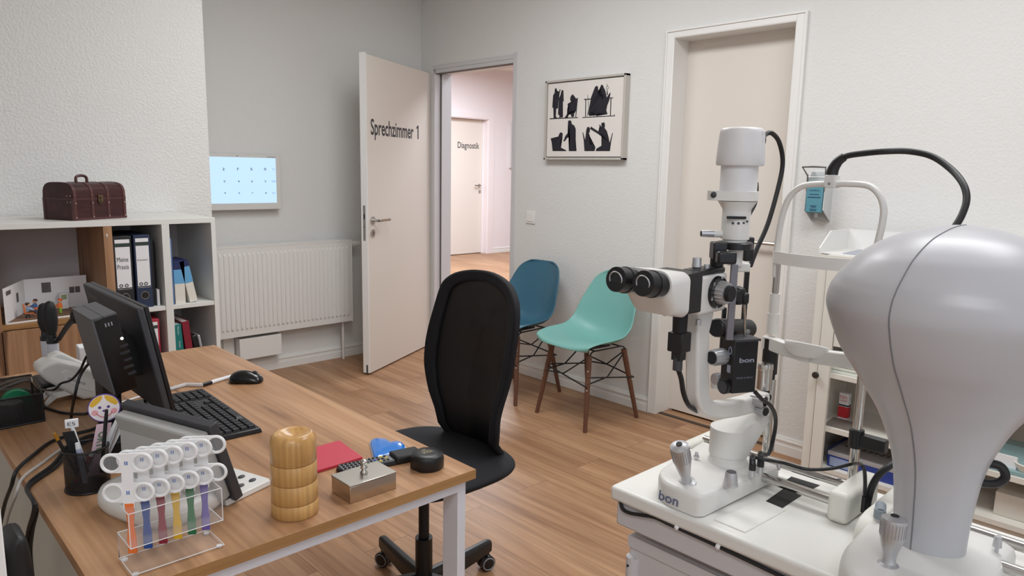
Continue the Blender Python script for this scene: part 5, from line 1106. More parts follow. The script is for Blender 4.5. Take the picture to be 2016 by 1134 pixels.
# ------------------------------------------------------------------ instrument table
zT = .74; TX0, TX1, TY0, TY1 = -2.266, -1.868, -3.742, -4.72
t = thing('instrument_table', 'white instrument table with thick rounded top carrying two eye instruments', 'table', ((TX0 + TX1) / 2, -4.2, 0))
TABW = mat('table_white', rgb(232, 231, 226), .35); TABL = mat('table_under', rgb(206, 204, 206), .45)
tp = out('table_top', MB().box(TX0, TX1, TY1, TY0, zT - .032, zT), TABW, t, world=True, bev=.008, seg=3)
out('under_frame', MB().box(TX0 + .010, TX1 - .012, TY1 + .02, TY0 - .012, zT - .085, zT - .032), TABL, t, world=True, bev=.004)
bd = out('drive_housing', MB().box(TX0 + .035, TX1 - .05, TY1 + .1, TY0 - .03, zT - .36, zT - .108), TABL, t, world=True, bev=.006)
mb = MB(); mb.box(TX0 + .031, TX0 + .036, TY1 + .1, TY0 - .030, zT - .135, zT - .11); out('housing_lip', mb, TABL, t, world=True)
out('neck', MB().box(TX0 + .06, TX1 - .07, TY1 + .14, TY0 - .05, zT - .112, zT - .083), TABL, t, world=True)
mb = MB(); yy = TY0 - .042; mb.cyl((TX0 + .036, yy, zT - .20), (TX0 + .036, yy, zT - .155), .015); hg = out('corner_hinge', mb, TABL, t, world=True); out('hinge_screw', MB().ball((TX0 + .0205, yy + .002, zT - .172), .003, n=8), MATTE, hg, world=True)
out('column', MB().box(-2.13, -2.03, -4.30, -4.16, .08, zT - .35), TABL, t, world=True, bev=.01)
mb = MB(); mb.box(-2.25, -1.9, -4.46, -4.40, .04, .09); mb.box(-2.25, -1.9, -4.06, -4.0, .04, .09); mb.box(-2.12, -2.04, -4.42, -4.04, .04, .09); out('floor_base', mb, TABL, t, world=True, bev=.01)
for x in (-2.23, -1.92):
    for y in (-4.43, -4.03): out('caster', MB().cyl((x, y - .012, .022), (x, y + .012, .022), .0218), BLACK, t, world=True)
mb = MB(); q = [at(1222, 988, 0, TX0 + .004), at(1226, 1002, 0, TX0 + .004), at(1240, 1010, 0, TX0 + .004), at(1262, 1014, 0, TX0 + .004), at(1290, 1019, 0, TX0 + .004), at(1322, 1034, 0, TX0 + .004), at(1380, 1060, 0, TX0 + .004), at(1440, 1088, 0, TX0 + .004), at(1560, 1145, 0, TX0 + .004)]
mb.tube(q, .0038, 8); out('front_cable', mb, CABLE, t, world=True, label='black cable clipped along the front edge')
mb = MB()
for u, v in ((1333, 1038), (1414, 1076)): p = at(u, v, 0, TX0 + .003); mb.ball(p, .006, n=8)
out('cable_clip', mb, PAPER, t, world=True)
mb = MB(); q = [at(u, v, 2, zT + .001) for u, v in ((1405, 1023), (1467, 1049), (1547, 1005), (1500, 985))]; mb.prism([(p.x, p.y) for p in q], zT - .001, zT + .0028); pl_ = out('cover_plate', mb, TABW, tp, world=True, bev=.0006)
mb = MB()
for u, v in ((1463, 1044), (1540, 1003)): p = at(u, v, 2, zT + .0012); mb.cyl(p, p + Vector((0, 0, .0006)), .0022, n=10)
out('screw', mb, SATIN, pl_, world=True)
q = [at(u, v, 2, zT + .001) for u, v in ((1508, 986), (1540, 1000), (1578, 975), (1545, 960))]; out('dark_pad', MB().prism([(p.x, p.y) for p in q], zT - .001, zT + .001), MATTE, tp, world=True, label='black friction pad')
q = [at(u, v, 2, zT + .001) for u, v in ((1548, 945), (1600, 962), (1614, 955), (1558, 938))]; out('dark_pad', MB().prism([(p.x, p.y) for p in q], zT - .001, zT + .001), MATTE, tp, world=True, label='black friction pad')
# rail block between the instruments and far end block (belong to the slit lamp guide)
t = thing('rail_guide', 'white end blocks and steel rails on which the left eye instrument slides', 'rail guide', (-1.95, -3.85, zT))
mb = MB(); mb.box(-2.080, -1.925, -4.150, -4.110, zT + .0005, zT + .062); out('near_block', mb, CREAM, t, world=True, bev=.011, seg=4)
mb = MB(); a = at(1350, 905, 2, zT); mb.box(-2.04, -1.88, -3.778, -3.746, zT + .0005, zT + .034); out('far_block', mb, CREAM, t, world=True, bev=.010, seg=4)
mb = MB(); mb.box(-2.012, -1.975, -3.7790, -3.770, zT + .006, zT + .024); out('block_opening', mb, MATTE, t, world=True, bev=.003)
for x in (-2.05, -1.955): out('rail', MB().cyl((x, -3.77, zT + .030), (x, -4.12, zT + .030), .0095), CHROME, t, world=True)
# ------------------------------------------------------------------ slit lamp
PY = -3.93
def A(u, v, y=PY): return at(u, v, 1, y)
piv = A(1500, 812); PX = piv.x
t = thing('slit_lamp', 'white slit lamp microscope with binocular eyepieces and joystick on the instrument table', 'slit lamp', (-2.10, -3.92, zT))
cA, cB, cC = at(1376.5, 1023.8, 2, zT), at(1272.6, 987.6, 2, zT), at(1546, 958, 2, zT)
# chassis: footprint with rounded operator side
yn, yfar = cA.y, -3.785; xf = cA.x + .002; xbk = -1.985
foot = [(xbk, yn + -.03), (xf + .06, yn + .002)] ; foot = []
for k in range(9):
    a = math.pi * (.5 + k / 8 * .5); foot.append((xf + .075 + .075 * math.cos(a), yfar - .105 + .070 * math.sin(a)))
foot += [(xf, yn + .012), (xf + .012, yn), (xbk - .01, yn - .022), (xbk, yn - .014), (xbk, yfar)]
cfx, cfy = sum(p[0] for p in foot) / len(foot), sum(p[1] for p in foot) / len(foot)
def insetp(k, dz=0, fx_=0): return [(cfx + (x - cfx) * k + fx_, cfy + (y - cfy) * k) for x, y in foot]
mb = MB(); rings = []
for z, k, fx_ in ((.0015, 1, 0), (.036, 1.0, 0), (.041, .988, .001), (.0445, .962, .002), (.0462, .92, .002), (.0475, .6, .002)):
    rings.append([(x, y, zT + z + (.010 * max(0, (x - xf) / (xbk - xf)) if z < .01 else 0) - (.006 if z > .04 and x > xbk - .03 else 0)) for x, y in insetp(k, 0, fx_)])
mb.loft(rings); ch = out('chassis', mb, INST, t, world=True, bev=0, ang=50)
p0 = at(1296, 990, 0, xf - .0005)
e1 = at(1335, 1003, 0, xf - .0005)
bl = mat('bon_blue', rgb(104, 112, 140), .5)
text('bon', Vector((xf - .0018, at(1297, 990, 0, xf).y + .000, zT + .009)), (0, -1, .0), (0.12, 0, 1), .0185, bl, ch, width=abs(at(1297, 985, 0, xf).y - at(1335, 1000, 0, xf).y), bold=.02)
# joystick
jb = at(1352, 950, 2, zT + .048); jt = A(1336, 870, jb.y - .004); jax = (jt - jb); JL = jax.length
def joystick(t, jb, jax, L, s=1):
    mb = MB(); mb.lathe([(0, -.004), (.019 * s, -.004), (.018 * s, .001), (.011 * s, .004), (.0095 * s, .010), (.0105 * s, .02), (.0140 * s, L * .38), (.0182 * s, L * .58), (.0190 * s, L * .90), (.0185 * s, L * .94), (.017 * s, L * .945), (.010 * s, L * .99), (0, L * .992)], jb, jax, 32)
    j = out('joystick', mb, SATIN, t, world=True, ang=40)
    q = jax.normalized().to_track_quat('Z', 'Y'); mb = MB()
    for k in range(24):
        a = 2 * math.pi * k / 24; r1 = .0182 * s; r2 = .0190 * s; d1 = q @ Vector((math.cos(a), math.sin(a), 0)); n_ = jax.normalized(); mb.cyl(jb + n_ * L * .60 + d1 * r1, jb + n_ * L * .88 + d1 * r2, .0007 * s, n=5)
    out('grip_rib', mb, GREY, j, world=True)
    n_ = jax.normalized(); out('trigger_button', MB().cyl(jb + n_ * L * .985, jb + n_ * L * 1.01, .0065 * s, .006 * s, 16), MATTE, j, world=True)
    return j
joystick(t, jb, jax, JL * .95, .96)
kb = at(1438, 955, 2, zT + .050); mb = MB(); mb.lathe([(0, 0), (.0145, 0), (.0145, .003), (.0135, .004), (.0115, .024), (.0105, .027), (0, .027)], kb, n=32); k_ = out('control_knob', mb, SATIN, t, world=True); out('knob_cap', MB().cyl(kb + Vector((0, 0, .027)), kb + Vector((0, 0, .0275)), .0095), DGREY, k_, world=True)
for i, (u, v) in enumerate(((1480, 938), (1496, 931))):
    p = at(u, v, 2, zT + .048); mb = MB(); mb.cyl(p, p + Vector((0, 0, .014)), .0065, .006); pg = out('cable_plug', mb, SATIN, t, world=True)
    mb = MB(); mb.cyl(p + Vector((0, 0, .014)), p + Vector((0, 0, .026)), .007); mb.tube([p + Vector((0, 0, .022)), p + Vector((.004, .003, .031)), p + Vector((.018, .010, .033))], .0062, 10); out('elbow', mb, BLACK, pg, world=True)
p = at(1533, 925, 2, zT + .046); mb = MB(); mb.cyl(p, p + Vector((0, 0, .006)), .003); mb.lathe([(0, 0), (.0055, 0), (.0042, .013), (0, .0135)], p + Vector((0, 0, .006)), n=16); out('lock_screw', mb, SATIN, t, world=True)
p = at(1371, 900, 2, zT + .052); mb = MB(); mb.cyl(p, p + Vector((0, 0, .004)), .006); mb.cyl(p, p + Vector((0, 0, .011)), .0035); out('lock_screw', mb, SATIN, t, world=True)
# pillar and wedge arm
pc = at(1437, 908, 2, zT + .055); pcx, pcy = pc.x + .012, pc.y + .012
def circ(x, y, z, r, n=32): return [(x + r * math.cos(2 * math.pi * k / n), y + r * math.sin(2 * math.pi * k / n), z) for k in range(n)]
zpt = A(1437, 840, pcy).z
mb = MB(); mb.hull(circ(pcx, pcy, zT + .066, .0395) + circ(pcx, pcy, zpt, .0395) + circ(PX, PY, zpt + .008, .017) + circ(PX, PY, zpt + .022, .015)); out('pillar', mb, INST, t, world=True, bev=.004, seg=3, ang=40)
out('pillar_base', MB().lathe([(0, .045), (.041, .045), (.040, .052), (.0375, .056), (.0375, .067), (0, .067)], (pcx, pcy, zT), n=40), INST, t, world=True)
p = at(1418, 836, 2, zpt); mb = MB(); mb.cyl((p.x, p.y, zpt - .001), (p.x, p.y, zpt + .002), .012); mb.cyl((p.x, p.y, zpt + .002), (p.x, p.y, zpt + .0025), .009); out('pillar_cap', mb, SATIN, t, world=True)
# curved microscope arm
AYN, AYF = PY - .012, PY + .016
arm = [(1378, 612), (1375, 650), (1374, 700), (1374, 780), (1378, 800), (1388, 815), (1402, 823), (1425, 826), (1455, 822), (1485, 814), (1516, 802), (1517, 774), (1500, 777), (1475, 785), (1450, 791), (1425, 794), (1410, 792), (1402, 786), (1398, 775), (1397, 700), (1398, 655), (1404, 630), (1408, 612)]
mb = MB(); mb.loft([[(p.x, y, p.z) for p in (A(u, v, AYN) for u, v in arm)] for y in (AYN, AYF)]); out('microscope_arm', mb, INST, t, world=True, bev=.005, seg=3, ang=40)
# microscope -----------------------------------------------------
MYc = PY + .002
def px2m(y=PY): return 1
xE0, xH1, xB1, xD1 = A(1236, 560).x, A(1354, 560, PY - .038).x, A(1386, 560, PY - .038).x, A(1430, 560, PY - .032).x
zax = A(1352, 575).z; zeye = A(1255, 561, MYc - .031).z
sl = (zeye - A(1335, 565, MYc - .03).z) / (xE0 - A(1335, 565).x)
def barrel(mb, x0, x1, y, r0, r1): mb.cyl((x0, y, zeye + (x0 - xE0) * slope), (x1, y, zeye + (x1 - xE0) * slope), r0, r1, 32)
slope = -.14
xE0 += .006; EY = .027
for s in (-1, 1):
    y = MYc + s * EY; mb = MB(); barrel(mb, xE0, xE0 + .022, y, .0205, .0212); barrel(mb, xE0 + .021, xE0 + .027, y, .0222, .0222); barrel(mb, xE0 + .027, xE0 + .056, y, .0185, .0190); e_ = out('eyepiece', mb, BLACK, t, world=True, ang=30)
    c = Vector((xE0 - .0003, y, zeye)); mb = MB(); mb.ring(c, .0125, .0012, (0, 1, 0), (slope, 0, 1), 28, 6); out('eyecup_ring', mb, SATIN, e_, world=True, label='pale ring in the eyecup')
    mb = MB(); mb.cyl((xE0 - .0006, y, zeye), (xE0 + .002, y, zeye), .011); out('eye_lens', mb, mat('eye_lens_dark', rgb(30, 34, 40), .05), e_, world=True)
hull_ = []
for s in (-1, 1):
    hull_ += [(xE0 + .046, MYc + s * EY + .0225 * math.cos(a), zeye - .046 * .14 + .0225 * math.sin(a)) for a in [2 * math.pi * k / 20 for k in range(20)]]
zt0, zb0 = A(1352, 533, MYc - .03).z, A(1352, 622, MYc - .03).z
for x, dz, rr in ((xH1 - .036, .0065, .018), (xH1 - .004, .0005, .014), (xH1, .003, .013)):
    for s in (-1, 1):
        hull_ += [(x, MYc + s * (.045 - rr) + s * rr * math.cos(a), (zt0 - rr - dz if q > 0 else zb0 + rr + dz) + q * rr * math.sin(a)) for q in (-1, 1) for a in [math.pi / 2 * k / 5 for k in range(6)]]
mb = MB(); mb.hull(hull_); out('binocular_housing', mb, INST, t, world=True, ang=28)
out('prism_box', MB().box(xH1 - .001, xB1, MYc - .038, MYc + .038, zb0 + .004, zt0 - .004), BLACK, t, world=True, bev=.003)
zdt, zdb = A(1408, 539, MYc - .03).z, A(1408, 614, MYc - .03).z
dr = out('magnification_housing', MB().box(xB1, xD1 + .004, MYc - .034, MYc + .034, zdb, zdt), INST, t, world=True, bev=.006, seg=3)
p = A(1411, 575, MYc - .034); mb = MB(); mb.cyl(p, p + Vector((0, -.006, 0)), .029, .028, 40); dl_ = out('scale_disc', mb, BLACK, dr, world=True)
p2_ = p + Vector((0.002, -.006, 0)); mb = MB(); mb.cyl(p2_, p2_ + Vector((0, -.015, 0)), .0200, .0185, 36)
for k in range(18): a = 2 * math.pi * k / 18; d1 = Vector((math.cos(a), 0, math.sin(a))); mb.cyl(p2_ + d1 * .0198, p2_ + Vector((0, -.014, 0)) + d1 * .0185, .0016, n=6)
mk = out('magnification_knob', mb, SATIN, t, world=True, label='ribbed silver drum knob'); mb = MB(); mb.cyl(p2_ + Vector((0, -.015, 0)), p2_ + Vector((0, -.023, 0)), .0145, .0135, 32); out('knob_cap', mb, MATTE, mk, world=True)
for s, an in (('10', 200), ('16', 255), ('25', 140), ('40', 80)):
    a = math.radians(an); q = p + Vector((math.cos(a) * .0265, -.0064, math.sin(a) * .0265)); text(s, q - Vector((0, 0, .0025)), (1, 0, 0), (0, 0, 1), .005, PAPER, dr, align='CENTER', name='scale_number')
p = A(1361, 535, MYc); mb = MB(); mb.lathe([(0, -.004), (.006, -.004), (.0085, .0), (.0075, .016), (0, .017)], (p.x, MYc - .01, zt0), n=20); mb.cyl((p.x + .016, MYc - .02, zt0 - .004), (p.x + .016, MYc - .02, zt0 + .004), .005); out('prism_lock', mb, SATIN, t, world=True)
out('top_bracket', MB().box(xB1, xD1 - .002, MYc - .032, MYc + .004, zdt, zdt + .010), BLACK, t, world=True, bev=.003)
out('pivot_stud', MB().cyl((A(1411, 520, MYc - .014).x, MYc - .014, zdt + .009), (A(1411, 520, MYc - .014).x, MYc - .014, zdt + .040), .012), BLACK, t, world=True)
# camera under the prism box
cx_ = A(1331, 640).x; zc0, zc1, zc2, zc3, zc4 = zb0 + .006, A(1331, 655).z, A(1331, 693).z, A(1338, 703).z, A(1338, 727).z
out('camera_tube', MB().cyl((cx_ + .012, PY, zc1 - .002), (cx_ + .012, PY, zc0), .0125, .0135), MATTE, t, world=True)
cb = out('camera_body', MB().box(cx_ - .002, cx_ + .028, PY - .015, PY + .015, zc2, zc1), BLACK, t, world=True, bev=.002)
mb = MB(); mb.box(cx_ + .004, cx_ + .022, PY - .009, PY + .009, zc3 - .004, zc2); out('camera_foot', mb, BLACK, cb, world=True); mb = MB(); mb.cyl((cx_ + .012, PY, zc4), (cx_ + .012, PY, zc3), .0085); out('camera_plug', mb, DGREY, cb, world=True)
mb = MB(); mb.tube([(cx_ + .012, PY, zc4 + .004), A(1341, 745), A(1346, 775), A(1356, 798), A(1372, 809, PY + .01)], .0046, 10); out('camera_cable', mb, CABLE, t, world=True)
for u, v in ((1315, 615), (1375, 629)): p = A(u, v, MYc - .02); out('screw', MB().cyl(p, p + Vector((-.01 if u < 1350 else 0, 0, -.01 if u > 1350 else 0)), .005), SATIN, t, world=True)
# illumination tower --------------------------------------------
TYc = PY - .018; tx = A(1443, 520, TYc).x
def tz_(v): return A(1447, v, TYc).z
DD = ((Vector((tx, TYc, 1.2)) - CAM).dot(FW)) / FL        # metres per photo pixel at the tower
def tw(name, prof, m_, dx=0, dy=0, par=None, n=40, sx=1, sy=1, lab=None):
    return out(name, MB().lathe([(r * DD, tz_(v)) for v, r in prof][::1], (tx + dx, TYc + dy, 0), n=n, sx=sx, sy=sy), m_, par or t, world=True, ang=40, label=lab)
LW_ = mat('lamp_white', rgb(222, 221, 222), .38)
cap_ = tw('lamp_cap', [(326, 0), (326, 43), (322, 45), (300, 44), (262, 41), (255, 39.5), (251, 36), (250, 30), (249, 0)], LW_)
mb = MB()
for k in range(6):
    a = math.radians(-62 + 9 * k); d1 = RT.normalized() * math.cos(a) + Vector((-FW.x, -FW.y, 0)).normalized() * math.sin(math.radians(20 + 0 * k)); 
    an = math.atan2(RT.y, RT.x) - math.radians(10 + 7 * k); d1 = Vector((math.cos(an), math.sin(an), 0)); c = Vector((tx, TYc, 0)); mb.tube([c + d1 * 45 * DD + Vector((0, 0, tz_(322))), c + d1 * 41 * DD + Vector((0, 0, tz_(258)))], .0009, 5, 1)
out('vent_rib', mb, LW_, cap_, world=True)
tw('lamp_collar', [(380, 0), (380, 37), (376, 35), (326, 35), (326, 0)], LW_)
an = math.atan2(-RT.y, -RT.x); mb = MB(); c = Vector((tx, TYc, 0)); e1_ = Vector((math.cos(an), math.sin(an), 0))
def ear(z): return [(p[0], p[1], z) for p in circ(tx, TYc, 0, 39 * DD, 24) + circ(tx + e1_.x * 34 * DD, TYc + e1_.y * 34 * DD, 0, 24 * DD, 24)]
mb.hull(ear(tz_(376)) + ear(tz_(395))); out('filter_wheel_housing', mb, INST, t, world=True, bev=.0025, ang=40)
fv = Vector((-FW.x, -FW.y, 0)).normalized()
p = Vector((tx, TYc, tz_(384))) + e1_ * 50 * DD + fv * 15 * DD; out('filter_lever', MB().ball(p, .0062, n=14), DGREY, t, world=True)
tw('condenser_cone', [(470, 0), (470, 27), (420, 27), (412, 27), (396, 37), (394, 0)], INST)
pz = Vector((tx, TYc, tz_(427))) + fv * 27.5 * DD; RTh = Vector((RT.x, RT.y, 0)).normalized()
mb = MB(); mb.loft([[pz + RTh * x * DD + fv * d_ * DD + Vector((0, 0, z * DD)) for x, d_ in ((-26, -3), (10, -4), (10, 3), (-26, 5))] for z in (-2.5, 2.5)]); out('aperture_lever', mb, MATTE, t, world=True)
mb = MB(); pl2 = Vector((tx, TYc, 0)) + fv * 26.6 * DD
for x, v, r in ((-13, 438, 2.2), (-3, 438, 2.6), (7, 437, 2.2), (14, 434, 2)):
    q = pl2 + RTh * x * DD; q.z = tz_(v); mb.cyl(q - fv * .004, q + fv * (.0008 - .0006 * abs(x) / 10), r * DD, n=12)
out('aperture_mark', mb, DGREY, t, world=True)
q = Vector((tx, TYc, tz_(461))) - RTh * 24 * DD; mb = MB(); mb.cyl(q, q - RTh * 20 * DD, 7 * DD); sk_ = out('filter_knob', mb, INST, t, world=True); mb = MB(); mb.cyl(q - RTh * 18 * DD, q - RTh * 42 * DD, 7.5 * DD, 6.5 * DD); out('knob_grip', mb, SATIN, sk_, world=True); mb = MB(); mb.cyl(q - RTh * 42 * DD, q - RTh * 43 * DD, 5 * DD); out('knob_end', mb, MATTE, sk_, world=True)
tw('tower_neck', [(480, 0), (480, 23), (470, 23), (470, 0)], INST); tw('angle_ring', [(489, 0), (489, 35), (478, 35), (476, 33), (475, 0)], BLACK)
tw('tower_tube', [(522, 0), (522, 14), (488, 14), (488, 0)], INST, dx=.006)
def slab_px(name, u0, u1, v0, v1, y, depth, m_, bev=.002, par=None, twist=0):
    """block whose camera-facing face spans the pixels; faces turned by twist about z"""
    c = A((u0 + u1) / 2, (v0 + v1) / 2, y); k_ = (c - CAM).dot(FW) / FL; w_ = (u1 - u0) * k_; h_ = (v1 - v0) * k_
    M_ = Matrix.Translation(c) @ Matrix.Rotation(math.atan2(RTh.y, RTh.x) + twist, 4, 'Z')
    w_ /= max(.5, math.cos(twist)); return out(name, T(MB().box(-w_ / 2, w_ / 2, 0, depth, -h_ / 2, h_ / 2), M_), m_, par or t, world=True, bev=bev), M_, w_, h_
slab_px('tilt_block', 1405, 1432, 478, 512, TYc - .012, .030, BLACK, .003); slab_px('tilt_arm', 1414, 1452, 496, 521, TYc - .034, .022, BLACK, .004)
slab_px('lamp_clamp', 1466, 1485, 467, 515, TYc + .016, .016, BLACK, .003); slab_px('clamp_ring', 1449, 1478, 518, 536, TYc - .012, .03, INST, .003)
slab_px('slit_bar', 1435, 1449, 520, 672, TYc - .032, .006, mat('grey_anodized', rgb(128, 126, 132), .4, .6), .001)
slab_px('tower_rod', 1463, 1472, 534, 672, TYc + .02, .010, BLACK, .002); slab_px('tower_rod', 1421, 1429, 605, 690, TYc + .035, .010, BLACK, .002); slab_px('tower_rod', 1453, 1462, 640, 672, TYc + .03, .010, BLACK, .002)
slab_px('slit_knob', 1440, 1470, 566, 602, TYc - .006, .03, BLACK, .008); slab_px('slit_knob', 1462, 1476, 577, 600, TYc - .016, .02, BLACK, .004)
mb = MB(); p = A(1466, 600, TYc - .03); mb.cyl(A(1466, 672, TYc - .03), p, .0022); out('hinge_wire', mb, CHROME, t, world=True)
mb = MB(); a, b = A(1409, 645, TYc + .004), A(1474, 647, TYc + .004); mb.cyl(a, b, .0175, .0185, 28); fd = out('filter_barrel', mb, BLACK, t, world=True, bev=.004); 
q = A(1472, 652, TYc - .016); out('barrel_screw', MB().cyl(q, q + fv * .003, .004), GREY, fd, world=True)
# lower lamp box with maker's lettering
bx_, M_, w_, h_ = slab_px('slit_box', 1441, 1493, 670, 776, TYc - .045, .040, BLACK, .002, twist=math.radians(16))
def onbox(s, x, z, h, wd, m2, bold=0):
    p = M_ @ Vector((x, -.0006, z)); text(s, p, M_.to_3x3() @ Vector((1, 0, 0)), (0, 0, 1), h, m2, bx_, width=wd, align='CENTER', bold=bold)
LT = mat('pale_print', rgb(150, 156, 170), .5)
onbox('bon', .002, h_ * .095, .0085, w_ * .62, LT, .03); onbox('MODEL SL-980 5X', 0, -h_ * .21, .0022, w_ * .68, LT)
mb = MB(); T(mb.box(-w_ / 2, w_ / 2 + .003, -.002, .040, h_ / 2 - .001, h_ / 2 + .003), M_); out('box_lid', mb, DGREY, bx_, world=True)
sd = M_ @ Vector((-w_ / 2 - .0006, .012, h_ * .30)); nn = M_.to_3x3() @ Vector((0, 1, 0)); mb = MB(); mb.ring(sd, .0042, .0008, nn, (0, 0, 1.6), 20, 5); out('dial_mark', mb, LT, bx_, world=True)
mb = MB(); T(mb.box(-w_ / 2 - .0008, -w_ / 2, .008, .018, -.012, .002), M_); out('side_label', mb, LT, bx_, world=True)
def knob(name, u, v, y, d, L_, r, body, cap, par=None, rib=True):
    p = A(u, v, y); d = Vector(d).normalized(); mb = MB(); mb.cyl(p, p + d * L_, r, r * .96, 24)
    if rib:
        q = d.to_track_quat('Z', 'Y')
        for k in range(14): a = 2 * math.pi * k / 14; e = q @ Vector((math.cos(a), math.sin(a), 0)); mb.cyl(p + e * r + d * L_ * .1, p + e * r * .97 + d * L_ * .9, r * .08, n=5)
    o_ = out(name, mb, body, par or t, world=True); mb = MB(); mb.cyl(p + d * L_, p + d * (L_ + .0015), r * .8, n=24); out('knob_end', mb, cap, o_, world=True); return o_
mL = -RTh * .8 + fv * .45
knob('width_knob', 1425, 701, TYc - .01, mL, .030, .0145, SATIN, MATTE); knob('centering_knob', 1432, 760, TYc - .02, mL, .012, .014, BLACK, DGREY, rib=False); knob('width_knob', 1416, 745, TYc + .01, mL, .012, .011, SATIN, SATIN)
slab_px('tower_foot', 1402, 1488, 742, 770, TYc + .016, .020, INST, .006); slab_px('tower_plate', 1432, 1442, 665, 740, TYc + .004, .014, INST, .003)
mb = MB(); zq = tz_; mb.lathe([(0, A(1505, 776).z), (.0155, A(1505, 776).z), (.0155, A(1505, 738).z), (.0165, A(1505, 737).z), (.0165, A(1505, 729).z), (.0155, A(1505, 726).z), (0, A(1505, 725).z)], (A(1505, 750, PY + .02).x, PY + .02, 0), n=32); out('pivot_post', mb, CHROME, t, world=True, ang=40)
mR = RTh * .55 + fv * .85
knob('clamp_knob', 1480, 785, PY - .004, mR * .6 + Vector((.2, -.3, 0)), .028, .0125, SATIN, MATTE); knob('clamp_knob', 1498, 778, PY + .01, mR, .020, .009, SATIN, MATTE); knob('clamp_knob', 1488, 804, PY - .01, mR, .024, .0105, SATIN, MATTE)
slab_px('pivot_knuckle', 1488, 1516, 778, 812, PY - .006, .026, INST, .004)
# lamp cables
mb = MB(); q = Vector((tx, TYc, tz_(275))) + RTh * 40 * DD
mb.tube([q, A(1506, 266, TYc + .02), A(1519, 262, TYc + .02), A(1534, 280, TYc + .02), A(1541, 320, TYc + .02), A(1532, 370, TYc + .02), A(1512, 440, TYc + .02), A(1490, 490, TYc + .022), A(1477, 524, TYc + .02)], .0046, 10); lc = out('lamp_cable', mb, CABLE, t, world=True)
mb = MB(); mb.cyl(q - RTh * .004, q + RTh * .004, .008); mb.box(q.x - .004, q.x + .004, q.y - .004, q.y + .004, q.z - .03, q.z); out('cable_socket', mb, BLACK, lc, world=True)
mb = MB(); mb.tube([Vector((tx, TYc, tz_(360))) + RTh * 36 * DD, A(1491, 375, TYc + .012), A(1488, 400, TYc + .012), A(1478, 420, TYc + .012), A(1470, 434, TYc + .01)], .0025, 8); out('thin_cable', mb, CABLE, t, world=True)
p = at(1497, 931, 2, zT + .048); mb = MB(); mb.tube([A(1487, 772, TYc - .02), A(1500, 786, TYc - .02), A(1518, 800, TYc - .02), A(1527, 825, TYc - .01), A(1523, 860, TYc), A(1513, 893, TYc), p + Vector((.018, .010, .033))], .0042, 10); out('box_cable', mb, CABLE, t, world=True)
p = at(1480, 938, 2, zT + .048)
mb = MB(); mb.tube([p + Vector((.018, .010, .033)), at(1512, 906, 2, zT + .08), at(1545, 912, 2, zT + .06), at(1590, 924, 2, zT + .055), at(1640, 922, 2, zT + .06), at(1680, 913, 2, zT + .065), at(1697, 916, 1, -4.158), at(1703, 940, 1, -4.163), at(1702, 998, 1, -4.166)], .0034, 10); out('supply_cable', mb, CABLE, t, world=True)
# ------------------------------------------------------------------ chin and head rest of the slit lamp
HX = -1.9
def H(u, v, x=HX): return at(u, v, 0, x)
t = thing('chin_rest', 'white arched chin and head rest with chrome posts on the instrument table', 'head rest', (HX, -3.98, zT))
def vpost(name, u, v0, v1, r, m_, lab=None):
    c = H(u, (v0 + v1) / 2); return out(name, MB().cyl((HX, c.y, H(u, v1).z), (HX, c.y, H(u, v0).z), r, n=24), m_, t, world=True, label=lab)
cl_ = H(1511, 850); zq0 = zT + .0006
out('post_foot', MB().lathe([(0, zq0), (.018, zq0), (.018, zT + .006), (.012, zT + .012), (0, zT + .012)], (HX, cl_.y, 0), n=24), SATIN, t, world=True)
out('lower_post', MB().cyl((HX, cl_.y, zT + .004), (HX, cl_.y, H(1516, 745).z), .0095), CHROME, t, world=True, label='chrome lower post')
yv = lambda u, v: H(u, v).y
yl_ = yv(1515, 720)
out('height_screw', MB().cyl((HX, yl_, H(1516, 778).z), (HX, yl_, H(1516, 735).z), .0135), BLACK, t, world=True); out('post_sleeve', MB().cyl((HX, yl_, H(1516, 735).z), (HX, yl_, H(1516, 665).z), .017), BLACK, t, world=True, label='black post sleeve')
out('upper_sleeve', MB().cyl((HX, yl_, H(1518, 655).z), (HX, yl_, H(1518, 616).z), .0128), INST, t, world=True); out('upper_sleeve', MB().cyl((HX, yl_, H(1520, 617).z), (HX, yl_, H(1520, 577).z), .0108), INST, t, world=True)
out('upper_post', MB().cyl((HX, yl_, H(1523, 578).z), (HX, yl_, H(1523, 505).z), .0075), CHROME, t, world=True, label='chrome upper post')
yr_ = yv(1712, 600); out('right_post', MB().cyl((HX, yr_, zT + .0006), (HX, yr_, H(1718, 520).z), .0095), CHROME, t, world=True, label='chrome right post')
# chin cross bar curved towards the patient
cb_ = [H(1504, 656), H(1530, 668), H(1560, 681), H(1600, 690), H(1640, 692), H(1700, 690)]; cb_ = [p + Vector((-.006 - .0 * i, 0, 0)) for i, p in enumerate(cb_)]
z1c, z0c = H(1515, 662).z, H(1508, 685).z
def bar(pts, zt0_, zb0_, th): # vertical band through xy points
    mb = MB(); mb.loft([[(x - th / 2, y, zb0_ + dz), (x + th / 2, y, zb0_ + dz), (x + th / 2, y, zt0_ + dz), (x - th / 2, y, zt0_ + dz)] for x, y, dz in pts]); return mb
zc_t = H(1510, 660).z; pts_ = [(HX - .002, yl_ + .017, 0), (HX - .006, yl_ - .005, 0), (HX - .022, yl_ - .04, -.001), (HX - .03, yl_ - .08, -.002), (HX - .03, yl_ - .13, -.002), (HX - .012, yr_ + .01, -.001), (HX, yr_ - .015, 0)]
out('chin_bar', bar(pts_, zc_t, zc_t - .030, .022), INST, t, world=True, bev=.003, ang=50)
cc_ = Vector((HX - .034, (yl_ + yr_) / 2 + .006, H(1580, 690).z))
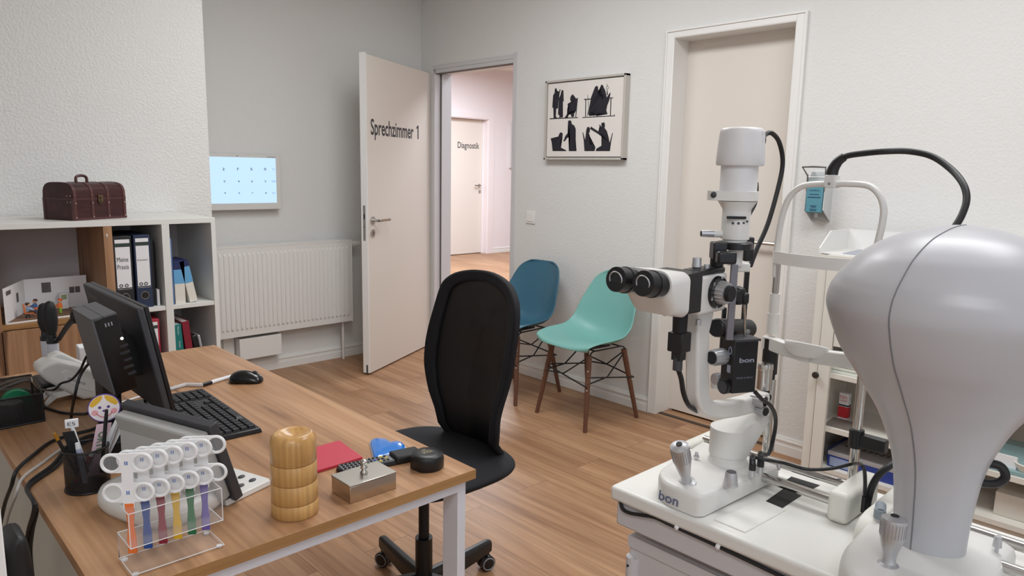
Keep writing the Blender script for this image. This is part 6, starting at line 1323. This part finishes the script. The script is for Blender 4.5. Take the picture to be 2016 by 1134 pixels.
def cup(u, v):
    a = 2 * math.pi * u; k = .28 + .72 * v ** .6; zz_ = .030 * v ** 2.4
    return (cc_.x + .034 * k * math.cos(a), cc_.y + .044 * k * math.sin(a), cc_.z + zz_ * (.78 - .32 * math.cos(a)))
mb = MB(); mb.surf(cup, 40, 9, closed_u=True); out('chin_cup', mb, WHITE, t, world=True, solid=.004, ang=60)
mb = MB(); mb.box(cc_.x - .012, cc_.x + .012, cc_.y - .012, cc_.y + .012, cc_.z - .012, cc_.z + .004); out('cup_stem', mb, INST, t, world=True)
arch = [H(1527, 545), H(1528, 510), H(1532, 470), H(1539, 430), H(1550, 396), H(1566, 375), H(1590, 364), H(1640, 362), H(1695, 363), H(1718, 370), H(1734, 388), H(1740, 412), H(1737, 440), H(1730, 470), H(1722, 500)]
mb = MB(); P_ = []
for i in range(len(arch) - 1):
    for k in range(4):
        a_, b_, c_, d_ = arch[max(i - 1, 0)], arch[i], arch[i + 1], arch[min(i + 2, len(arch) - 1)]; q_ = k / 4; P_.append(.5 * (2 * b_ + (c_ - a_) * q_ + (2 * a_ - 5 * b_ + 4 * c_ - d_) * q_ * q_ + (3 * b_ - a_ - 3 * c_ + d_) * q_ ** 3))
P_.append(arch[-1]); rings = []
for i, p in enumerate(P_):
    d = (P_[min(i + 2, len(P_) - 1)] - P_[max(i - 2, 0)]).normalized(); n_ = Vector((1, 0, 0)).cross(d).normalized()
    rings.append([p + n_ * (.0065 * math.cos(a)) + Vector((1, 0, 0)) * (.009 * math.sin(a)) for a in [2 * math.pi * k / 12 for k in range(12)]])
mb.loft(rings); out('head_arch', mb, INST, t, world=True, ang=60)
zb_t = H(1532, 494).z; yb_ = yv(1528, 508); pts_ = [(HX - .004, yb_ + .006, .0), (HX - .012, yb_ - .004, 0), (HX - .020, yb_ - .04, -.001), (HX - .024, yb_ - .08, -.001), (HX - .022, yb_ - .13, -.001), (HX - .016, yb_ - .17, 0), (HX - .004, yb_ - .20, 0)]
out('forehead_band', bar(pts_, zb_t, zb_t - .026, .004), WHITE, t, world=True, ang=60)
p = H(1638, 358); mb = MB(); mb.box(HX - .013, HX + .013, p.y - .011, p.y + .011, p.z - .012, p.z + .014); br_ = out('arch_bracket', mb, INST, t, world=True, bev=.002)
out('bracket_screw', MB().cyl((HX - .0136, p.y, p.z - .004), (HX - .013, p.y, p.z - .004), .003), GREY, br_, world=True)
mb = MB(); mb.tube([H(1637, 346), H(1641, 332), H(1650, 318), H(1662, 309)], [.0125, .0085], 12); out('fixation_cable_boot', mb, BLACK, t, world=True)
mb = MB(); mb.tube([H(1646, 322), H(1665, 308), H(1700, 302), H(1745, 298), H(1790, 298, HX + .02), H(1835, 308, HX + .02), H(1872, 333, HX), H(1896, 362, HX - .03), H(1903, 392, HX - .05), H(1893, 425, HX - .07), H(1872, 460, HX - .09), H(1855, 500, HX - .1)], .0060, 14); out('fixation_cable', mb, CABLE, t, world=True, label='thick black looping cable')
# black clamp on the right post
c = H(1694, 865); mb = MB(); mb.cyl((HX, yr_, c.z - .020), (HX, yr_, c.z + .020), .0145); cm = out('post_clamp', mb, BLACK, t, world=True, bev=.002); mb = MB(); mb.box(HX - .011, HX + .011, yr_ - .06, yr_ - .01, c.z - .014, c.z + .012); out('clamp_bar', mb, BLACK, cm, world=True, bev=.002)
mb = MB(); mb.tube([at(1770, 905, 1, -4.20), at(1745, 922, 1, -4.19), at(1728, 938, 1, -4.18), at(1716, 960, 1, -4.172), at(1709, 985, 1, -4.168), at(1707, 1003, 1, -4.168)], .0065, 12); out('thick_cable', mb, CABLE, t, world=True); p = at(1701, 1004, 1, -4.166); mb = MB(); mb.cyl(p + Vector((0, 0, -.004)), p + Vector((0, 0, .027)), .0058); out('cable_plug', mb, BLACK, t, world=True)
# ------------------------------------------------------------------ second instrument: pear shaped head
nk = at(1828, 1062, 2, zT + .062); NX, NY = nk.x + .0, nk.y
DN = (Vector((NX, NY, 1.1)) - CAM).dot(FW) / FL
t = thing('corneal_topographer', 'large white pear shaped eye measuring instrument on its own joystick base at right', 'eye instrument', (NX, NY, zT))
def nz(v): return at(1850, v, 1, NY).z
prof = [(1071, 52), (1068, 62), (1056, 66), (1014, 68), (987, 70.5), (937, 76.5), (891, 88), (842, 110), (815, 126), (788, 146), (763, 164), (738, 182), (716, 198), (683, 214.5), (653, 226), (623, 234), (593, 229.5), (575, 221), (559, 211), (525, 184), (510, 168), (492, 143), (475, 112), (462, 74), (455, 48), (450.5, 20), (449.5, 0)]
rot_ = math.radians(0)
ctr = lambda v: 0
rings = []
pf = [(r * DN, nz(v)) for v, r in prof]
def smoothp(pf, k=3):
    o_ = []
    for i in range(len(pf) - 1):
        a, b, c, d = pf[max(i - 1, 0)], pf[i], pf[i + 1], pf[min(i + 2, len(pf) - 1)]
        for j in range(k):
            q = j / k; o_.append(tuple(.5 * (2 * b[m] + (c[m] - a[m]) * q + (2 * a[m] - 5 * b[m] + 4 * c[m] - d[m]) * q * q + (3 * b[m] - a[m] - 3 * c[m] + d[m]) * q ** 3) for m in (0, 1)))
    return o_ + [pf[-1]]
pf = smoothp(pf); PN = 72
fvx, fvy = fv.x, fv.y
ND = Vector((NX - CAM.x, NY - CAM.y, 0)).normalized(); NR = Vector((ND.y, -ND.x, 0))
def pear(r, a): # squashed in depth
    return NR * r * math.cos(a) + ND * r * .86 * math.sin(a)
mb = MB(); mb.loft([[Vector((NX, NY, z)) + pear(max(r, 1e-4), 2 * math.pi * k / PN) for k in range(PN)] for r, z in pf]); HEADM = mat('instrument_shell', rgb(188, 188, 192), .33, bump=.012, bscale=1500)
hd = out('pear_head', mb, HEADM, t, world=True, ang=80)
seam = []; a = math.pi * 1.5 - math.asin(.43)
mb = MB(); mb.tube([Vector((NX, NY, z)) + pear(max(r, 1e-4) + .0002, a + (.0 if i < 30 else 0)) for i, (r, z) in enumerate(pf)], .0011, 6, 1); out('housing_seam', mb, mat('seam_grey', rgb(120, 120, 124), .6), hd, world=True)
q = Vector((NX, NY, nz(862))) ; rr = 92 * DN; a2 = math.pi * 1.5 + .95; p = q + pear(rr + .001, a2); out('small_slot', MB().ball(p, .004, .5, .5, 1.6, n=10), DGREY, hd, world=True)
# its base
b0 = at(1640, 1134, 2, zT); bxf, bxb, byf, byn = -2.335, -2.005, -4.190, -4.40
foot2 = []
for k in range(9):
    a = math.pi * (.5 + k / 8 * .5); foot2.append((bxf + .12 + .12 * math.cos(a), byf - .09 + .075 * math.sin(a)))
foot2 += [(bxf, byn + .02), (bxf + .02, byn), (bxb - .012, byn), (bxb, byn + .012), (bxb, byf - .012), (bxb - .012, byf)]
cfx, cfy = sum(p[0] for p in foot2) / len(foot2), sum(p[1] for p in foot2) / len(foot2)
mb = MB(); mb.loft([[(cfx + (x - cfx) * k, cfy + (y - cfy) * k, zT + z) for x, y in foot2] for z, k in ((.0015, 1), (.028, .995), (.040, .97), (.047, .92), (.053, .80), (.056, .55))]); out('chassis', mb, INST, t, world=True, ang=50)
out('head_socket', MB().lathe([(0, zT + .045), (60 * DN, zT + .045), (54 * DN, zT + .062), (0, zT + .075)], (NX, NY, 0), n=40), INST, t, world=True)
jb = at(1749, 1112, 2, zT + .054); jt = at(1762, 1015, 1, jb.y); joystick(t, jb, jt - jb, (jt - jb).length, .98)
p = at(1962, 1083, 2, zT + .053); mb = MB(); mb.cyl(p - Vector((0, 0, .004)), p + Vector((0, 0, .006)), .003); mb.lathe([(0, 0), (.0068, 0), (.0054, .018), (0, .0185)], p + Vector((0, 0, .006)), n=16); out('lock_screw', mb, SATIN, t, world=True)
p = at(1730, 1030, 2, zT + .05); mb = MB(); mb.cyl(p + Vector((.0, .0, -.01)), p + Vector((0, 0, .010)), .0075); pg = out('cable_plug', mb, SATIN, t, world=True); mb = MB(); mb.cyl(p + Vector((0, 0, .010)), p + Vector((0, 0, .026)), .0095); mb.cyl(p + Vector((-.003, -.002, .020)), p + Vector((.02, .006, .024)), .009); out('elbow', mb, mat('plug_grey', rgb(140, 150, 158), .45), pg, world=True, label='blue grey elbow plug')
q = Vector((NX, NY, nz(905))) + pear(84 * DN, 0) * .9
mb = MB(); mb.tube([q - NR * .01 + Vector((0, 0, .01)), q + NR * .02 + Vector((0, 0, .012)), q + NR * .030 + Vector((0, 0, -.004)), q + NR * .018 + Vector((0, 0, -.018)), q - NR * .012 + Vector((0, 0, -.022))], .0068, 10); out('side_cable', mb, CABLE, t, world=True)
# its rail and left guard
t = thing('rail_guide', 'white arched guard and steel rail of the right eye instrument', 'rail guide', (-1.98, -4.1, zT))
gy0, gy1 = -4.085, -4.06
gp = [at(u, v, 1, gy0) for u, v in ((1676, 1083), (1676, 1050), (1684, 1025), (1700, 1003), (1730, 988), (1790, 958), (1790, 972), (1745, 993), (1720, 1005), (1708, 1020), (1703, 1040), (1690, 1075))]
mb = MB(); mb.box(-2.075, -2.052, -4.135, -4.055, zT + .0005, zT + .03); 
arcp = [(-2.115, 0.0006), (-2.115, .026), (-2.108, .042), (-2.092, .054), (-2.07, .058), (-1.89, .062), (-1.89, .0006), (-1.90, .0006), (-1.90, .052), (-2.07, .048), (-2.088, .042), (-2.099, .032), (-2.103, .018), (-2.103, .0006)]
gx = at(1678, 1082, 2, zT); sft = gx.x + 2.115
mb = MB(); mb.loft([[(x + sft, y, zT + z) for x, z in arcp] for y in (gx.y - .030, gx.y + .002)]); out('guard', mb, CREAM, t, world=True, bev=.003, ang=40)
out('guard_dark_inside', MB().box(-2.08 + sft, -1.91, gx.y - .027, gx.y - .004, zT + .0006, zT + .046), MATTE, t, world=True)  # black block filling the opening under the guard
for x in (-2.088, -1.99): out('rail', MB().cyl((x, -4.20, zT + .034), (x, -4.62, zT + .034), .0095), CHROME, t, world=True)
# its own head rest right of the frame edge
t = thing('second_head_rest', 'dark round knob on a post at the right edge of the picture', 'head rest', (HX - .02, -4.35, zT))
p = at(2013, 483, 0, HX - .02); out('knob', MB().ball(p, .0105, n=20), mat('gloss_dark', rgb(52, 54, 58), .15), t, world=True); pp_ = Vector((p.x + .02, at(2075, 700, 0, HX).y - .03, zT + .0006))
out('post', MB().cyl(pp_, Vector((pp_.x, pp_.y, p.z)), .009), CHROME, t, world=True); out('arm', MB().cyl(p, Vector((pp_.x, pp_.y, p.z)), .006), BLACK, t, world=True)
